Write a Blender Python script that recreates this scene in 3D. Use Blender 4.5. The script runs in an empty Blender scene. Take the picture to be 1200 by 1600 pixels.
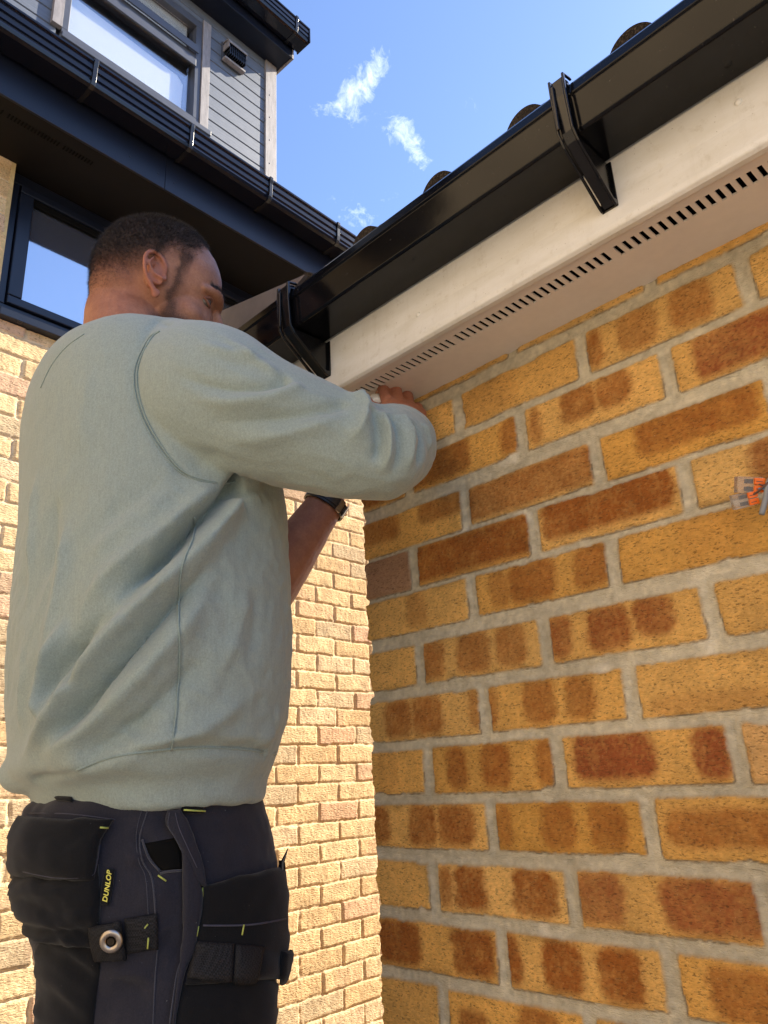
import bpy, bmesh, math, random
import numpy as np
from mathutils import Vector, Matrix
from mathutils.bvhtree import BVHTree
random.seed(7); RNG = np.random.default_rng(11)
S = bpy.context.scene; COL = S.collection
rad = math.radians
# ------------------------------------------------------------------ camera
F = 1200.45; YAW, PIT, ROL = -0.784656, 0.332547, -0.049493
CAM = np.array([0.903774, -0.857209, 0.068611])
_f = np.array([math.sin(YAW)*math.cos(PIT), math.cos(YAW)*math.cos(PIT), math.sin(PIT)])
_r = np.array([math.cos(YAW), -math.sin(YAW), 0.])
_u = np.cross(_r, _f)
CR = _r*math.cos(ROL)+_u*math.sin(ROL); CU = np.cross(CR, _f); CF = _f
cd = bpy.data.cameras.new("camera"); cam = bpy.data.objects.new("camera", cd); COL.objects.link(cam)
cd.sensor_fit = 'VERTICAL'; cd.sensor_height = 24; cd.lens = 24*F/1600; cd.clip_start = .02; cd.clip_end = 500
mw = Matrix.Identity(4)
for i in range(3):
    mw[i][0] = CR[i]; mw[i][1] = CU[i]; mw[i][2] = -CF[i]; mw[i][3] = CAM[i]
cam.matrix_world = mw; S.camera = cam
# house frame: t along the wall, out = towards the passage
TH = 1.635848; HO = np.array([-1.65725, 1.151089, 0.]); HD = np.array([math.cos(TH), math.sin(TH), 0.]); HN = np.array([math.sin(TH), -math.cos(TH), 0.])
# ------------------------------------------------------------------ light
SUNV = HD*.41+HN*.165+np.array([0, 0, .338]); SUNV /= np.linalg.norm(SUNV)
EL = math.asin(SUNV[2]); AZ = math.atan2(SUNV[0], SUNV[1])
sl = bpy.data.lights.new("sun", 'SUN'); sl.energy = 5.0; sl.angle = rad(.5); sl.color = (1, .9, .72)
so = bpy.data.objects.new("sun", sl); COL.objects.link(so)
so.rotation_euler = Vector(SUNV).to_track_quat('Z', 'Y').to_euler()
W = bpy.data.worlds.new("World"); S.world = W; W.use_nodes = True
S.view_settings.view_transform = 'Standard'; S.view_settings.look = 'None'; S.view_settings.exposure = 1.25; S.view_settings.gamma = 1


def ray(px, py):
    d = CF + CR*((px-600)/F) - CU*((py-800)/F)
    return d/np.linalg.norm(d)


class NT:
    def __init__(s, tree): s.t = tree; s.n = tree.nodes; s.l = tree.links
    def new(s, typ, **kw):
        n = s.n.new(typ)
        for k, v in kw.items():
            if k == 'inp':
                for a, b in v.items():
                    if isinstance(b, bpy.types.NodeSocket): s.l.new(b, n.inputs[a])
                    else: n.inputs[a].default_value = b
            else: setattr(n, k, v)
        return n
    def math(s, op, a, b=0., c=0., clamp=False):
        n = s.n.new('ShaderNodeMath'); n.operation = op; n.use_clamp = clamp
        for i, v in enumerate((a, b, c)):
            if isinstance(v, bpy.types.NodeSocket): s.l.new(v, n.inputs[i])
            else: n.inputs[i].default_value = v
        return n.outputs[0]
    def vmath(s, op, a, b=(0, 0, 0), out=0):
        n = s.n.new('ShaderNodeVectorMath'); n.operation = op
        for i, v in enumerate((a, b)):
            if isinstance(v, bpy.types.NodeSocket): s.l.new(v, n.inputs[i])
            else: n.inputs[i].default_value = v
        return n.outputs[out]
    def ramp(s, fac, stops, interp='LINEAR'):
        n = s.n.new('ShaderNodeValToRGB'); cr = n.color_ramp; cr.interpolation = interp
        while len(cr.elements) < len(stops): cr.elements.new(.5)
        for e, (p, c) in zip(cr.elements, stops):
            e.position = p; e.color = (c, c, c, 1) if isinstance(c, (int, float)) else (*c, 1)
        s.l.new(fac, n.inputs[0]); return n.outputs[0]
    def noise(s, vec, scale, detail=3, rough=.55, out=0):
        n = s.new('ShaderNodeTexNoise', inp={'Vector': vec, 'Scale': scale, 'Detail': detail, 'Roughness': rough}); return n.outputs[out]
    def mix(s, fac, a, b, mode='MIX'):
        n = s.n.new('ShaderNodeMix'); n.data_type = 'RGBA'; n.blend_type = mode
        for k, v in ((0, fac), (6, a), (7, b)):
            if isinstance(v, bpy.types.NodeSocket): s.l.new(v, n.inputs[k])
            else: n.inputs[k].default_value = v if k == 0 else (*v, 1)[:4]
        return n.outputs[2]


def build_world():
    t = NT(W.node_tree); t.n.clear()
    sky = t.new('ShaderNodeTexSky', sky_type='NISHITA', sun_disc=False, sun_elevation=EL, sun_rotation=AZ, air_density=1.0, dust_density=.35, ozone_density=2.2)
    tc = t.new('ShaderNodeTexCoord'); dirv = tc.outputs['Generated']
    mask = None
    clouds = [((545, 155), (38, 21), -40, .92), ((592, 100), (26, 14), -65, .78), ((625, 200), (22, 15), 40, .70), ((650, 232), (42, 15), 48, .80), ((722, 156), (26, 11), 45, .5), ((552, 335), (38, 26), 30, .55), ((608, 308), (24, 10), -25, .35), ((500, 168), (20, 8), 0, .4)]
    warp = t.vmath('ADD', dirv, t.vmath('MULTIPLY', t.vmath('SUBTRACT', t.noise(dirv, 14., 4, out=1), (.5, .5, .5)), (.06, .06, .06)))
    base = t.noise(warp, 30., 8, .68)
    fine = t.noise(warp, 110., 6, .65)
    nz = t.math('ADD', t.math('MULTIPLY', base, .65), t.math('MULTIPLY', fine, .35))
    for (cx, cy), (sx, sy), ang, st in clouds:
        c = ray(cx, cy); a = rad(ang)
        ax = CR*math.cos(a)-CU*math.sin(a); ay = CR*math.sin(a)+CU*math.cos(a)
        dv = t.vmath('SUBTRACT', dirv, tuple(c))
        qx = t.math('MULTIPLY', t.vmath('DOT_PRODUCT', dv, tuple(ax), 1), F/sx*1.0)
        qy = t.math('MULTIPLY', t.vmath('DOT_PRODUCT', dv, tuple(ay), 1), F/sy*1.0)
        r2 = t.math('ADD', t.math('MULTIPLY', qx, qx), t.math('MULTIPLY', qy, qy))
        g = t.math('MULTIPLY', t.math('POWER', 2.718, t.math('MULTIPLY', r2, -.8)), st)
        mask = g if mask is None else t.math('ADD', mask, g)
    m = t.math('MULTIPLY', t.math('SUBTRACT', t.math('ADD', t.math('MULTIPLY', nz, 2.6), t.math('MULTIPLY', mask, .70)), 1.66), .95, clamp=True)
    m = t.math('MULTIPLY', m, t.math('ADD', .45, t.math('MULTIPLY', fine, .8)), clamp=True)
    m = t.math('MULTIPLY', m, t.math('MINIMUM', t.math('MULTIPLY', mask, 3.), 1.))
    tint = t.mix(1., sky.outputs[0], (.97, 1.0, 1.14), 'MULTIPLY')
    col = t.mix(m, tint, (7.0, 7.6, 8.6))
    bg = t.new('ShaderNodeBackground', inp={'Color': col, 'Strength': .12})
    out = t.new('ShaderNodeOutputWorld', inp={'Surface': bg.outputs[0]})


build_world()
# ------------------------------------------------------------------ object helpers
def tag(o, label=None, cat=None, group=None, kind=None):
    for k, v in (('label', label), ('category', cat), ('group', group), ('kind', kind)):
        if v: o[k] = v
    return o


def empty(name, loc, label, cat, rz=0., group=None):
    o = bpy.data.objects.new(name, None); COL.objects.link(o); o.location = loc; o.rotation_euler = (0, 0, rz)
    o.empty_display_size = .1
    return tag(o, label, cat, group)


def mesh_obj(name, V, Fc, mat, parent=None, smooth=False, world=True, colors=None, bevel=0, seg=2, label=None):
    me = bpy.data.meshes.new(name)
    V = np.asarray(V, float)
    me.from_pydata(V.tolist(), [], [tuple(int(i) for i in f) for f in Fc] if not isinstance(Fc, np.ndarray) else Fc.tolist())
    me.update()
    return finish(name, me, mat, parent, smooth, world, colors, bevel, seg, label)


def finish(name, me, mat, parent=None, smooth=False, world=True, colors=None, bevel=0, seg=2, label=None):
    if colors is not None:
        for cn, arr in colors.items():
            a = me.color_attributes.new(cn, 'FLOAT_COLOR', 'POINT'); c = np.ones((len(me.vertices), 4), np.float32); c[:, :arr.shape[1]] = arr
            a.data.foreach_set('color', c.ravel())
    if mat:
        if isinstance(mat, (list, tuple)):
            for m in mat: me.materials.append(m)
        else: me.materials.append(mat)
    if smooth: me.polygons.foreach_set('use_smooth', [True]*len(me.polygons))
    o = bpy.data.objects.new(name, me); COL.objects.link(o)
    if parent:
        o.parent = parent
        if world: o.matrix_parent_inverse = MWI(parent)
    if bevel:
        b = o.modifiers.new('bevel', 'BEVEL'); b.width = bevel; b.segments = seg; b.limit_method = 'ANGLE'; b.angle_limit = rad(40)
        b.harden_normals = False
    if label: o['label'] = label
    return o


def MWI(p):
    m = Matrix.Identity(4)
    chain = []
    q = p
    while q: chain.append(q); q = q.parent
    for q in reversed(chain):
        loc = Matrix.LocRotScale(q.location, q.rotation_euler, q.scale)
        m = m @ (q.matrix_parent_inverse @ loc if q.parent else loc)
    return m.inverted()


class MB:
    def __init__(s): s.v = []; s.f = []
    def add(s, V, Fc):
        n = len(s.v); s.v += [tuple(map(float, v)) for v in V]; s.f += [tuple(int(i)+n for i in f) for f in Fc]; return s
    def box(s, x0, x1, y0, y1, z0, z1):
        V = [(x0, y0, z0), (x1, y0, z0), (x1, y1, z0), (x0, y1, z0), (x0, y0, z1), (x1, y0, z1), (x1, y1, z1), (x0, y1, z1)]
        return s.add(V, [(0, 3, 2, 1), (4, 5, 6, 7), (0, 1, 5, 4), (1, 2, 6, 5), (2, 3, 7, 6), (3, 0, 4, 7)])
    def prism(s, prof, axis, a, b, n=1):
        """closed profile list of (p,q) swept along axis 0 from a to b; p->y q->z"""
        V = []; Fc = []; k = len(prof)
        for i in range(n+1):
            x = a+(b-a)*i/n
            for p_, q_ in prof: V.append((x, p_, q_) if axis == 0 else (p_, x, q_))
        for i in range(n):
            for j in range(k):
                j2 = (j+1) % k; Fc.append((i*k+j, i*k+j2, (i+1)*k+j2, (i+1)*k+j))
        Fc.append(tuple(range(k))[::-1]); Fc.append(tuple(n*k+j for j in range(k)))
        return s.add(V, Fc)
    def cyl(s, p0, p1, r0, r1=None, n=16):
        V, Fc = tube([p0, p1], [r0, r0 if r1 is None else r1], n, res=1); return s.add(V, Fc)
    def build(s, name, mat, parent=None, **kw): return mesh_obj(name, s.v, s.f, mat, parent, **kw)


def frames(P, up=None):
    P = np.asarray(P, float); T = np.gradient(P, axis=0); T /= np.linalg.norm(T, axis=1)[:, None]
    u = np.array(up if up is not None else (0, 0, 1.), float)
    if abs(T[0]@u) > .95 and up is None: u = np.array([0, 1., 0])
    A = np.zeros_like(P); B = np.zeros_like(P)
    for i in range(len(P)):
        a = u-T[i]*(u@T[i]); a /= np.linalg.norm(a); A[i] = a; B[i] = np.cross(T[i], a)
        u = a if up is None else u
    return T, A, B


def catmull(P, res):
    P = np.asarray(P, float)
    if len(P) < 3 or res <= 1: return P
    Q = np.vstack([2*P[0]-P[1], P, 2*P[-1]-P[-2]]); out = []
    for i in range(1, len(Q)-2):
        p0, p1, p2, p3 = Q[i-1:i+3]
        for k in range(res):
            t = k/res; out.append(.5*((2*p1)+(-p0+p2)*t+(2*p0-5*p1+4*p2-p3)*t*t+(-p0+3*p1-3*p2+p3)*t**3))
    out.append(P[-1]); return np.array(out)


def tube(P, R, n=16, res=6, up=None, cap=True, round_caps=False):
    """R: scalar list or list of (a,b): a along 'up' side, b across"""
    P = np.asarray(P, float); R = np.array([(r, r) if np.isscalar(r) else r for r in R], float)
    Q = catmull(np.hstack([P, R]), res); P = Q[:, :3]; R = np.maximum(Q[:, 3:], 1e-4)
    if round_caps:
        T = np.gradient(P, axis=0); T /= np.linalg.norm(T, axis=1)[:, None]
        pre = []; post = []
        for th in (75, 50, 25):
            c, s_ = math.cos(rad(th)), math.sin(rad(th))
            pre.append(np.r_[P[0]-T[0]*R[0].min()*s_, R[0]*c]); post.insert(0, np.r_[P[-1]+T[-1]*R[-1].min()*s_, R[-1]*c])
        Q = np.vstack([pre, np.hstack([P, R]), post]); P = Q[:, :3]; R = Q[:, 3:]
    T, A, B = frames(P, up); V = []; Fc = []
    for i in range(len(P)):
        for j in range(n):
            an = 2*math.pi*j/n; V.append(P[i]+A[i]*math.cos(an)*R[i, 0]+B[i]*math.sin(an)*R[i, 1])
    for i in range(len(P)-1):
        for j in range(n):
            j2 = (j+1) % n; Fc.append((i*n+j, i*n+j2, (i+1)*n+j2, (i+1)*n+j))
    if cap:
        Fc.append(tuple(range(n))[::-1]); Fc.append(tuple((len(P)-1)*n+j for j in range(n)))
    return V, Fc


def ellipsoid(c, ax, n=24, m=16):
    """ax: 3x3 rows = scaled axes"""
    ax = np.asarray(ax, float); V = [c-ax[2]]; Fc = []
    for i in range(1, m):
        ph = -math.pi/2+math.pi*i/m
        for j in range(n):
            a = 2*math.pi*j/n
            V.append(c+ax[0]*math.cos(ph)*math.cos(a)+ax[1]*math.cos(ph)*math.sin(a)+ax[2]*math.sin(ph))
    V.append(c+ax[2])
    for j in range(n): Fc.append((0, 1+(j+1) % n, 1+j)); Fc.append((len(V)-1, len(V)-1-n+j, len(V)-1-n+(j+1) % n))
    for i in range(m-2):
        for j in range(n):
            j2 = (j+1) % n; Fc.append((1+i*n+j, 1+i*n+j2, 1+(i+1)*n+j2, 1+(i+1)*n+j))
    return V, Fc


# value noise in numpy
_T = RNG.random((32, 32, 32)).astype(np.float32)
def vnoise(P, scale=1.):
    P = np.asarray(P, np.float64)*scale
    i = np.floor(P).astype(int); f = P-i; f = f*f*(3-2*f)
    i0 = i & 31; i1 = (i+1) & 31
    def g(a, b, c): return _T[(i0 if a == 0 else i1)[..., 0], (i0 if b == 0 else i1)[..., 1], (i0 if c == 0 else i1)[..., 2]]
    x, y, z = f[..., 0], f[..., 1], f[..., 2]
    a = g(0, 0, 0)*(1-x)+g(1, 0, 0)*x; b = g(0, 1, 0)*(1-x)+g(1, 1, 0)*x
    c = g(0, 0, 1)*(1-x)+g(1, 0, 1)*x; d = g(0, 1, 1)*(1-x)+g(1, 1, 1)*x
    return ((a*(1-y)+b*y)*(1-z)+(c*(1-y)+d*y)*z)*2-1
def fbm(P, scale, oct=4, gain=.5):
    s = 0; a = 1
    for o in range(oct): s = s+a*vnoise(np.asarray(P)+o*7.3, scale*2**o); a *= gain
    return s
def sstep(a, b, x): t = np.clip((x-a)/(b-a), 0, 1); return t*t*(3-2*t)
# ------------------------------------------------------------------ materials
def mat(name): m = bpy.data.materials.new(name); m.use_nodes = True; t = NT(m.node_tree); t.n.clear(); o = t.new('ShaderNodeOutputMaterial'); return m, t, o


def pbr(t, o, color, rough=.5, bump=None, bstr=.3, bdist=.002, spec=.5, metal=0., **kw):
    b = t.new('ShaderNodeBsdfPrincipled')
    for k, v in (('Base Color', color), ('Roughness', rough), ('Specular IOR Level', spec), ('Metallic', metal), *kw.items()):
        if isinstance(v, bpy.types.NodeSocket): t.l.new(v, b.inputs[k])
        elif k in ('Base Color', 'Sheen Tint', 'Subsurface Radius') and len(v) == 3 and k != 'Subsurface Radius': b.inputs[k].default_value = (*v, 1)
        else: b.inputs[k].default_value = v
    if bump is not None:
        bp = t.new('ShaderNodeBump', inp={'Height': bump, 'Strength': bstr, 'Distance': bdist}); t.l.new(bp.outputs[0], b.inputs['Normal'])
    t.l.new(b.outputs[0], o.inputs[0]); return b


def simple(name, col, rough=.5, spec=.5, metal=0., nscale=60., namt=.12, bstr=.15, bdist=.001, rvar=.08, **kw):
    m, t, o = mat(name); P = t.new('ShaderNodeTexCoord').outputs['Object']
    n = t.noise(P, nscale, 5, .6); n2 = t.noise(P, nscale*.13, 3)
    f = t.math('ADD', t.math('MULTIPLY', n, .5), t.math('MULTIPLY', n2, .5))
    c = t.mix(t.ramp(f, [(.3, 0.), (.7, 1.)]), tuple(x*(1-namt) for x in col), tuple(min(1, x*(1+namt)) for x in col))
    r = t.math('ADD', t.math('MULTIPLY', t.math('SUBTRACT', n2, .5), rvar*2), rough)
    pbr(t, o, c, r, n, bstr, bdist, spec, metal, **kw); return m


def wall_mat(name, grain, bd):
    m, t, o = mat(name); P = t.new('ShaderNodeTexCoord').outputs['Object']
    vc = t.new('ShaderNodeVertexColor', layer_name='Col'); mk = t.new('ShaderNodeVertexColor', layer_name='Mask')
    mp = t.new('ShaderNodeMapping', inp={'Vector': P, 'Scale': (1, 1, 2.6)})
    n1 = t.noise(mp.outputs[0], grain, 6, .65); n2 = t.noise(P, grain*3.2, 3, .6); n3 = t.noise(P, grain*.25, 4)
    # drag-texture cracks on bricks: small dark tears, mostly level
    mp2 = t.new('ShaderNodeMapping', inp={'Vector': P, 'Scale': (1, 1, 3.4)})
    vor = t.new('ShaderNodeTexVoronoi', feature='F1', inp={'Vector': t.vmath('ADD', mp2.outputs[0], t.vmath('MULTIPLY', t.noise(P, grain*.6, 3, out=1), (.02, .02, .02))), 'Scale': grain*.9, 'Randomness': 1.}).outputs[0]
    brick = t.math('SUBTRACT', 1., mk.outputs[0])
    crack = t.math('MULTIPLY', t.ramp(n1, [(.37, 1.), (.44, 0.)]), brick)
    speck = t.math('MULTIPLY', t.ramp(n2, [(.68, 0.), (.76, 1.)]), .55)
    n4 = t.noise(P, 4., 4)
    v = t.math('ADD', .68, t.math('ADD', t.math('MULTIPLY', n3, .36), t.math('MULTIPLY', n4, .28)))
    c = t.mix(1., vc.outputs[0], t.new('ShaderNodeCombineColor', inp={0: v, 1: v, 2: v}).outputs[0], 'MULTIPLY')
    c = t.mix(t.math('MULTIPLY', crack, .62), c, (.10, .045, .015))
    c = t.mix(speck, c, (.75, .66, .5))
    h = t.math('ADD', t.math('MULTIPLY', n1, .8), t.math('ADD', t.math('MULTIPLY', n2, .3), t.math('MULTIPLY', vor, .35)))
    pbr(t, o, c, .9, h, .85, bd, .25); return m


M = {}
M['wallR'] = wall_mat('mottled_brick', 190., .0045)
M['wallL'] = wall_mat('buff_brick', 85., .006)
def gloss_black(name, col, rough, spec=.5):
    m, t, o = mat(name); P = t.new('ShaderNodeTexCoord').outputs['Object']
    n = t.noise(P, 9., 4); d = t.noise(P, 260., 3)
    dust = t.math('MULTIPLY', t.ramp(d, [(.69, 0.), (.76, 1.)]), .5)
    c = t.mix(dust, col, (.12, .11, .10))
    r = t.math('ADD', rough, t.math('MULTIPLY', n, .10))
    pbr(t, o, c, r, n, .05, .004, spec); return m
M['gutter'] = gloss_black('black_upvc', (.004, .004, .005), .06, .28)
M['bracket'] = gloss_black('black_plastic', (.004, .004, .005), .16, .5)
M['anthracite'] = gloss_black('dark_blue_grey_upvc', (.008, .011, .022), .25, .5)
M['darkbd'] = gloss_black('dark_board', (.007, .010, .022), .3, .45)
M['soffdark'] = simple('dark_soffit', (.007, .006, .006), .6, .2, nscale=40)
M['void'] = simple('dark_void', (.004, .004, .004), .9, .1)


def white_upvc():
    m, t, o = mat('weathered_cream_upvc'); P = t.new('ShaderNodeTexCoord').outputs['Object']
    mp = t.new('ShaderNodeMapping', inp={'Vector': P, 'Scale': (1, 1, 3)})
    a = t.noise(mp.outputs[0], 14., 6, .6); b = t.noise(P, 330., 2, .5); c2 = t.noise(P, 60., 4, .7)
    col = t.mix(t.ramp(a, [(.35, 0.), (.7, 1.)]), (.76, .75, .72), (.67, .65, .59))
    col = t.mix(t.math('MULTIPLY', t.ramp(c2, [(.56, 0.), (.70, 1.)]), .22), col, (.34, .28, .18))
    col = t.mix(t.math('MULTIPLY', t.ramp(b, [(.73, 0.), (.77, 1.)]), .6), col, (.16, .12, .07))
    mp3 = t.new('ShaderNodeMapping', inp={'Vector': P, 'Scale': (1, 1, .09)})
    sk = t.noise(mp3.outputs[0], 55., 5, .7)
    col = t.mix(t.math('MULTIPLY', t.ramp(sk, [(.55, 0.), (.72, 1.)]), .12), col, (.36, .31, .22))
    pbr(t, o, col, .38, c2, .08, .002, .45); return m
M['cream'] = white_upvc()
M['soffit'] = simple('soffit_upvc', (.74, .68, .62), .45, .4, nscale=80, namt=.05, bstr=.05)


def tile_mat():
    m, t, o = mat('concrete_tile'); P = t.new('ShaderNodeTexCoord').outputs['Object']
    n = t.noise(P, 420., 3, .6); n2 = t.noise(P, 12., 4)
    c = t.ramp(n, [(.35, (.014, .011, .009)), (.52, (.034, .026, .020)), (.68, (.10, .078, .06))])
    c = t.mix(t.ramp(n2, [(.45, 0.), (.75, .25)]), c, (.07, .06, .05))
    pbr(t, o, c, .95, n, 1., .004, .2); return m
M['tile'] = tile_mat()


def fabric(name, col, scale, amt, weave=900., bstr=.5, bdist=.0006, sheen=.3, rough=.95, lint=0.):
    m, t, o = mat(name); P = t.new('ShaderNodeTexCoord').outputs['Object']
    n = t.noise(P, scale, 4, .75); n2 = t.noise(P, 7., 4); n3 = t.noise(P, weave, 2, .6)
    mp = t.new('ShaderNodeMapping', inp={'Vector': P, 'Scale': (1, 1, .16)})
    st = t.noise(mp.outputs[0], scale*.9, 3, .7)
    f = t.math('ADD', t.math('MULTIPLY', n, .45), t.math('ADD', t.math('MULTIPLY', n3, .3), t.math('MULTIPLY', st, .25)))
    c = t.mix(t.ramp(f, [(.36, 0.), (.64, 1.)]), tuple(x*(1-amt) for x in col), tuple(min(1, x*(1+amt)) for x in col))
    c = t.mix(t.math('MULTIPLY', t.ramp(n2, [(.35, 0.), (.75, 1.)]), .14), c, tuple(x*.72 for x in col))
    if lint:
        c = t.mix(t.math('MULTIPLY', t.ramp(t.noise(P, 300., 2), [(.76, 0.), (.79, 1.)]), lint), c, (.4, .4, .4))
    h = t.math('ADD', t.math('MULTIPLY', n3, .6), t.math('MULTIPLY', n, .6))
    b = pbr(t, o, c, rough, h, bstr, bdist, .15)
    b.inputs['Sheen Weight'].default_value = sheen; b.inputs['Sheen Roughness'].default_value = .5
    return m
M['sweat'] = fabric('sage_fleece', (.280, .335, .308), 420., .20, sheen=.25, bstr=.55, bdist=.0009)
M['seam'] = fabric('sage_seam', (.235, .30, .28), 500., .2)
M['rib'] = fabric('sage_rib', (.34, .39, .35), 420., .14, sheen=.25)
M['navy'] = fabric('navy_canvas', (.022, .022, .031), 600., .3, bstr=.5, sheen=.12, lint=.25)
M['blackcloth'] = fabric('black_cordura', (.0065, .007, .0085), 700., .4, bstr=.7, sheen=.10, lint=.2)
M['thread'] = simple('lime_thread', (.40, .45, .10), .7, nscale=900, namt=.3)
M['darkthread'] = simple('dark_thread', (.05, .05, .075), .8, nscale=900, namt=.3)
M['metal'] = simple('worn_nickel', (.42, .38, .34), .32, .5, 1., nscale=300)
M['tagtext'] = simple('yellow_print', (.62, .58, .10), .7)


def webbing():
    m, t, o = mat('black_webbing'); P = t.new('ShaderNodeTexCoord').outputs['Object']
    w = t.new('ShaderNodeTexChecker', inp={'Vector': P, 'Scale': 520.}).outputs[1]
    n = t.noise(P, 700., 3)
    c = t.mix(t.math('MULTIPLY', w, n), (.005, .005, .006), (.03, .03, .034))
    pbr(t, o, c, .75, t.math('ADD', w, n), .8, .001, .3); return m
M['web'] = webbing()


def skin_mat():
    m, t, o = mat('skin'); P = t.new('ShaderNodeTexCoord').outputs['Object']
    vc = t.new('ShaderNodeVertexColor', layer_name='Col')
    n = t.noise(P, 55., 4); pore = t.noise(P, 900., 3, .6)
    sep = t.new('ShaderNodeSeparateColor', inp={'Color': vc.outputs[0]})
    base = t.mix(t.ramp(n, [(.35, 0.), (.7, 1.)]), (.40, .190, .112), (.30, .135, .082))
    base = t.mix(t.math('MULTIPLY', t.ramp(t.noise(P, 260., 4, .7), [(.40, 0.), (.62, 1.)]), .35), base, (.22, .085, .048))
    stb = t.noise(P, 1500., 2, .5)
    stb = t.math('ADD', t.math('MULTIPLY', stb, .6), t.math('MULTIPLY', t.noise(P, 420., 3, .6), .4))
    dens = t.math('MULTIPLY', sep.outputs[0], t.ramp(t.math('ADD', stb, t.math('MULTIPLY', sep.outputs[0], .22)), [(.48, .35), (.66, 1.)]), clamp=True)
    c = t.mix(dens, base, (.022, .015, .014))
    c = t.mix(t.math('MULTIPLY', sep.outputs[1], .55), c, (.46, .13, .085))
    b = pbr(t, o, c, t.math('ADD', .50, t.math('MULTIPLY', dens, .35)), t.math('ADD', pore, t.math('MULTIPLY', n, .6)), .6, .0014, .4)
    b.inputs['Subsurface Weight'].default_value = .12; b.inputs['Subsurface Radius'].default_value = (.012, .004, .002); b.inputs['Subsurface Scale'].default_value = .5
    return m
M['skin'] = skin_mat()
M['hair'] = simple('dark_brown_hair', (.016, .012, .013), .45, .5, nscale=400, namt=.4)
M['eye'] = simple('eyeball', (.10, .075, .06), .12)
M['leather'] = simple('black_strap', (.012, .011, .012), .4, nscale=300)
M['paving'] = simple('concrete_paving', (.46, .41, .33), .9, .3, nscale=14, namt=.2, bstr=.5, bdist=.01)
M['roofL'] = simple('dark_roof_sheet', (.05, .05, .055), .8, nscale=30)
M['interior'] = simple('room_dark', (.03, .03, .035), .8)
M['alu'] = simple('aluminium_step', (.5, .5, .5), .4, .5, .9, nscale=80)


def cladding():
    m, t, o = mat('slate_cladding'); P = t.new('ShaderNodeTexCoord').outputs['Object']
    mp = t.new('ShaderNodeMapping', inp={'Vector': P, 'Scale': (.12, 1, 1)})
    n = t.noise(mp.outputs[0], 190., 5, .65); n2 = t.noise(P, 5., 3)
    c = t.mix(t.ramp(n, [(.3, 0.), (.7, 1.)]), (.095, .115, .155), (.15, .17, .215))
    pbr(t, o, c, .5, n, .35, .002, .45); return m
M['clad'] = cladding()


def trim_mat():
    m, t, o = mat('grey_corner_trim'); P = t.new('ShaderNodeTexCoord').outputs['Object']
    mp = t.new('ShaderNodeMapping', inp={'Vector': P, 'Scale': (1, 1, .2)})
    n = t.noise(mp.outputs[0], 60., 5, .7)
    c = t.mix(t.ramp(n, [(.3, 0.), (.7, 1.)]), (.19, .175, .18), (.34, .31, .31))
    pbr(t, o, c, .55, n, .3, .002, .4); return m
M['trim'] = trim_mat()


def glass_mat(name, refl, tint, base, frost=0.):
    m, t, o = mat(name); P = t.new('ShaderNodeTexCoord').outputs['Object']
    g = t.new('ShaderNodeBsdfGlossy', inp={'Color': (*tint, 1), 'Roughness': .01+frost})
    n = t.noise(P, 22., 3); bp = t.new('ShaderNodeBump', inp={'Height': n, 'Strength': .03, 'Distance': .001}); t.l.new(bp.outputs[0], g.inputs['Normal'])
    tr = t.new('ShaderNodeBsdfDiffuse', inp={'Color': (*base, 1)}) if base else t.new('ShaderNodeBsdfTransparent')
    mx = t.new('ShaderNodeMixShader', inp={0: refl, 1: tr.outputs[0], 2: g.outputs[0]}); t.l.new(mx.outputs[0], o.inputs[0]); return m
M['glassG'] = glass_mat('sky_mirror_glass', .62, (.9, .95, 1.), (.09, .11, .16), .035)
M['glassD'] = glass_mat('dormer_glass', .30, (.95, .97, 1.), None)
M['blind'] = simple('white_blind', (.86, .87, .84), .8, nscale=6, namt=.03)
M['orange'] = simple('orange_lever', (.85, .16, .01), .35, nscale=100, namt=.05)
m_, t_, o_ = mat('clear_plastic'); b_ = pbr(t_, o_, (.8, .76, .74), .12, spec=.5); b_.inputs['Transmission Weight'].default_value = .85; b_.inputs['IOR'].default_value = 1.3; M['clear'] = m_
M['bluewire'] = simple('blue_wire', (.10, .28, .55), .4); M['brownwire'] = simple('brown_wire', (.10, .05, .035), .4); M['greycable'] = simple('grey_cable', (.24, .25, .26), .5)
# ------------------------------------------------------------------ brick walls as relief sheets
def axis(segs):
    out = []
    for a, b, st in segs:
        n = max(1, int(round((b-a)/st))); out += [a+(b-a)*i/n for i in range(n)]
    out.append(segs[-1][1]); return np.array(out)


def grid_faces(ns, nz, keep=None):
    i, j = np.meshgrid(np.arange(ns-1), np.arange(nz-1), indexing='ij')
    q = np.stack([i*nz+j, (i+1)*nz+j, (i+1)*nz+j+1, i*nz+j+1], -1).reshape(-1, 4)
    return q if keep is None else q[keep.reshape(-1)]


GZ = -1.52   # ground level


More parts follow.
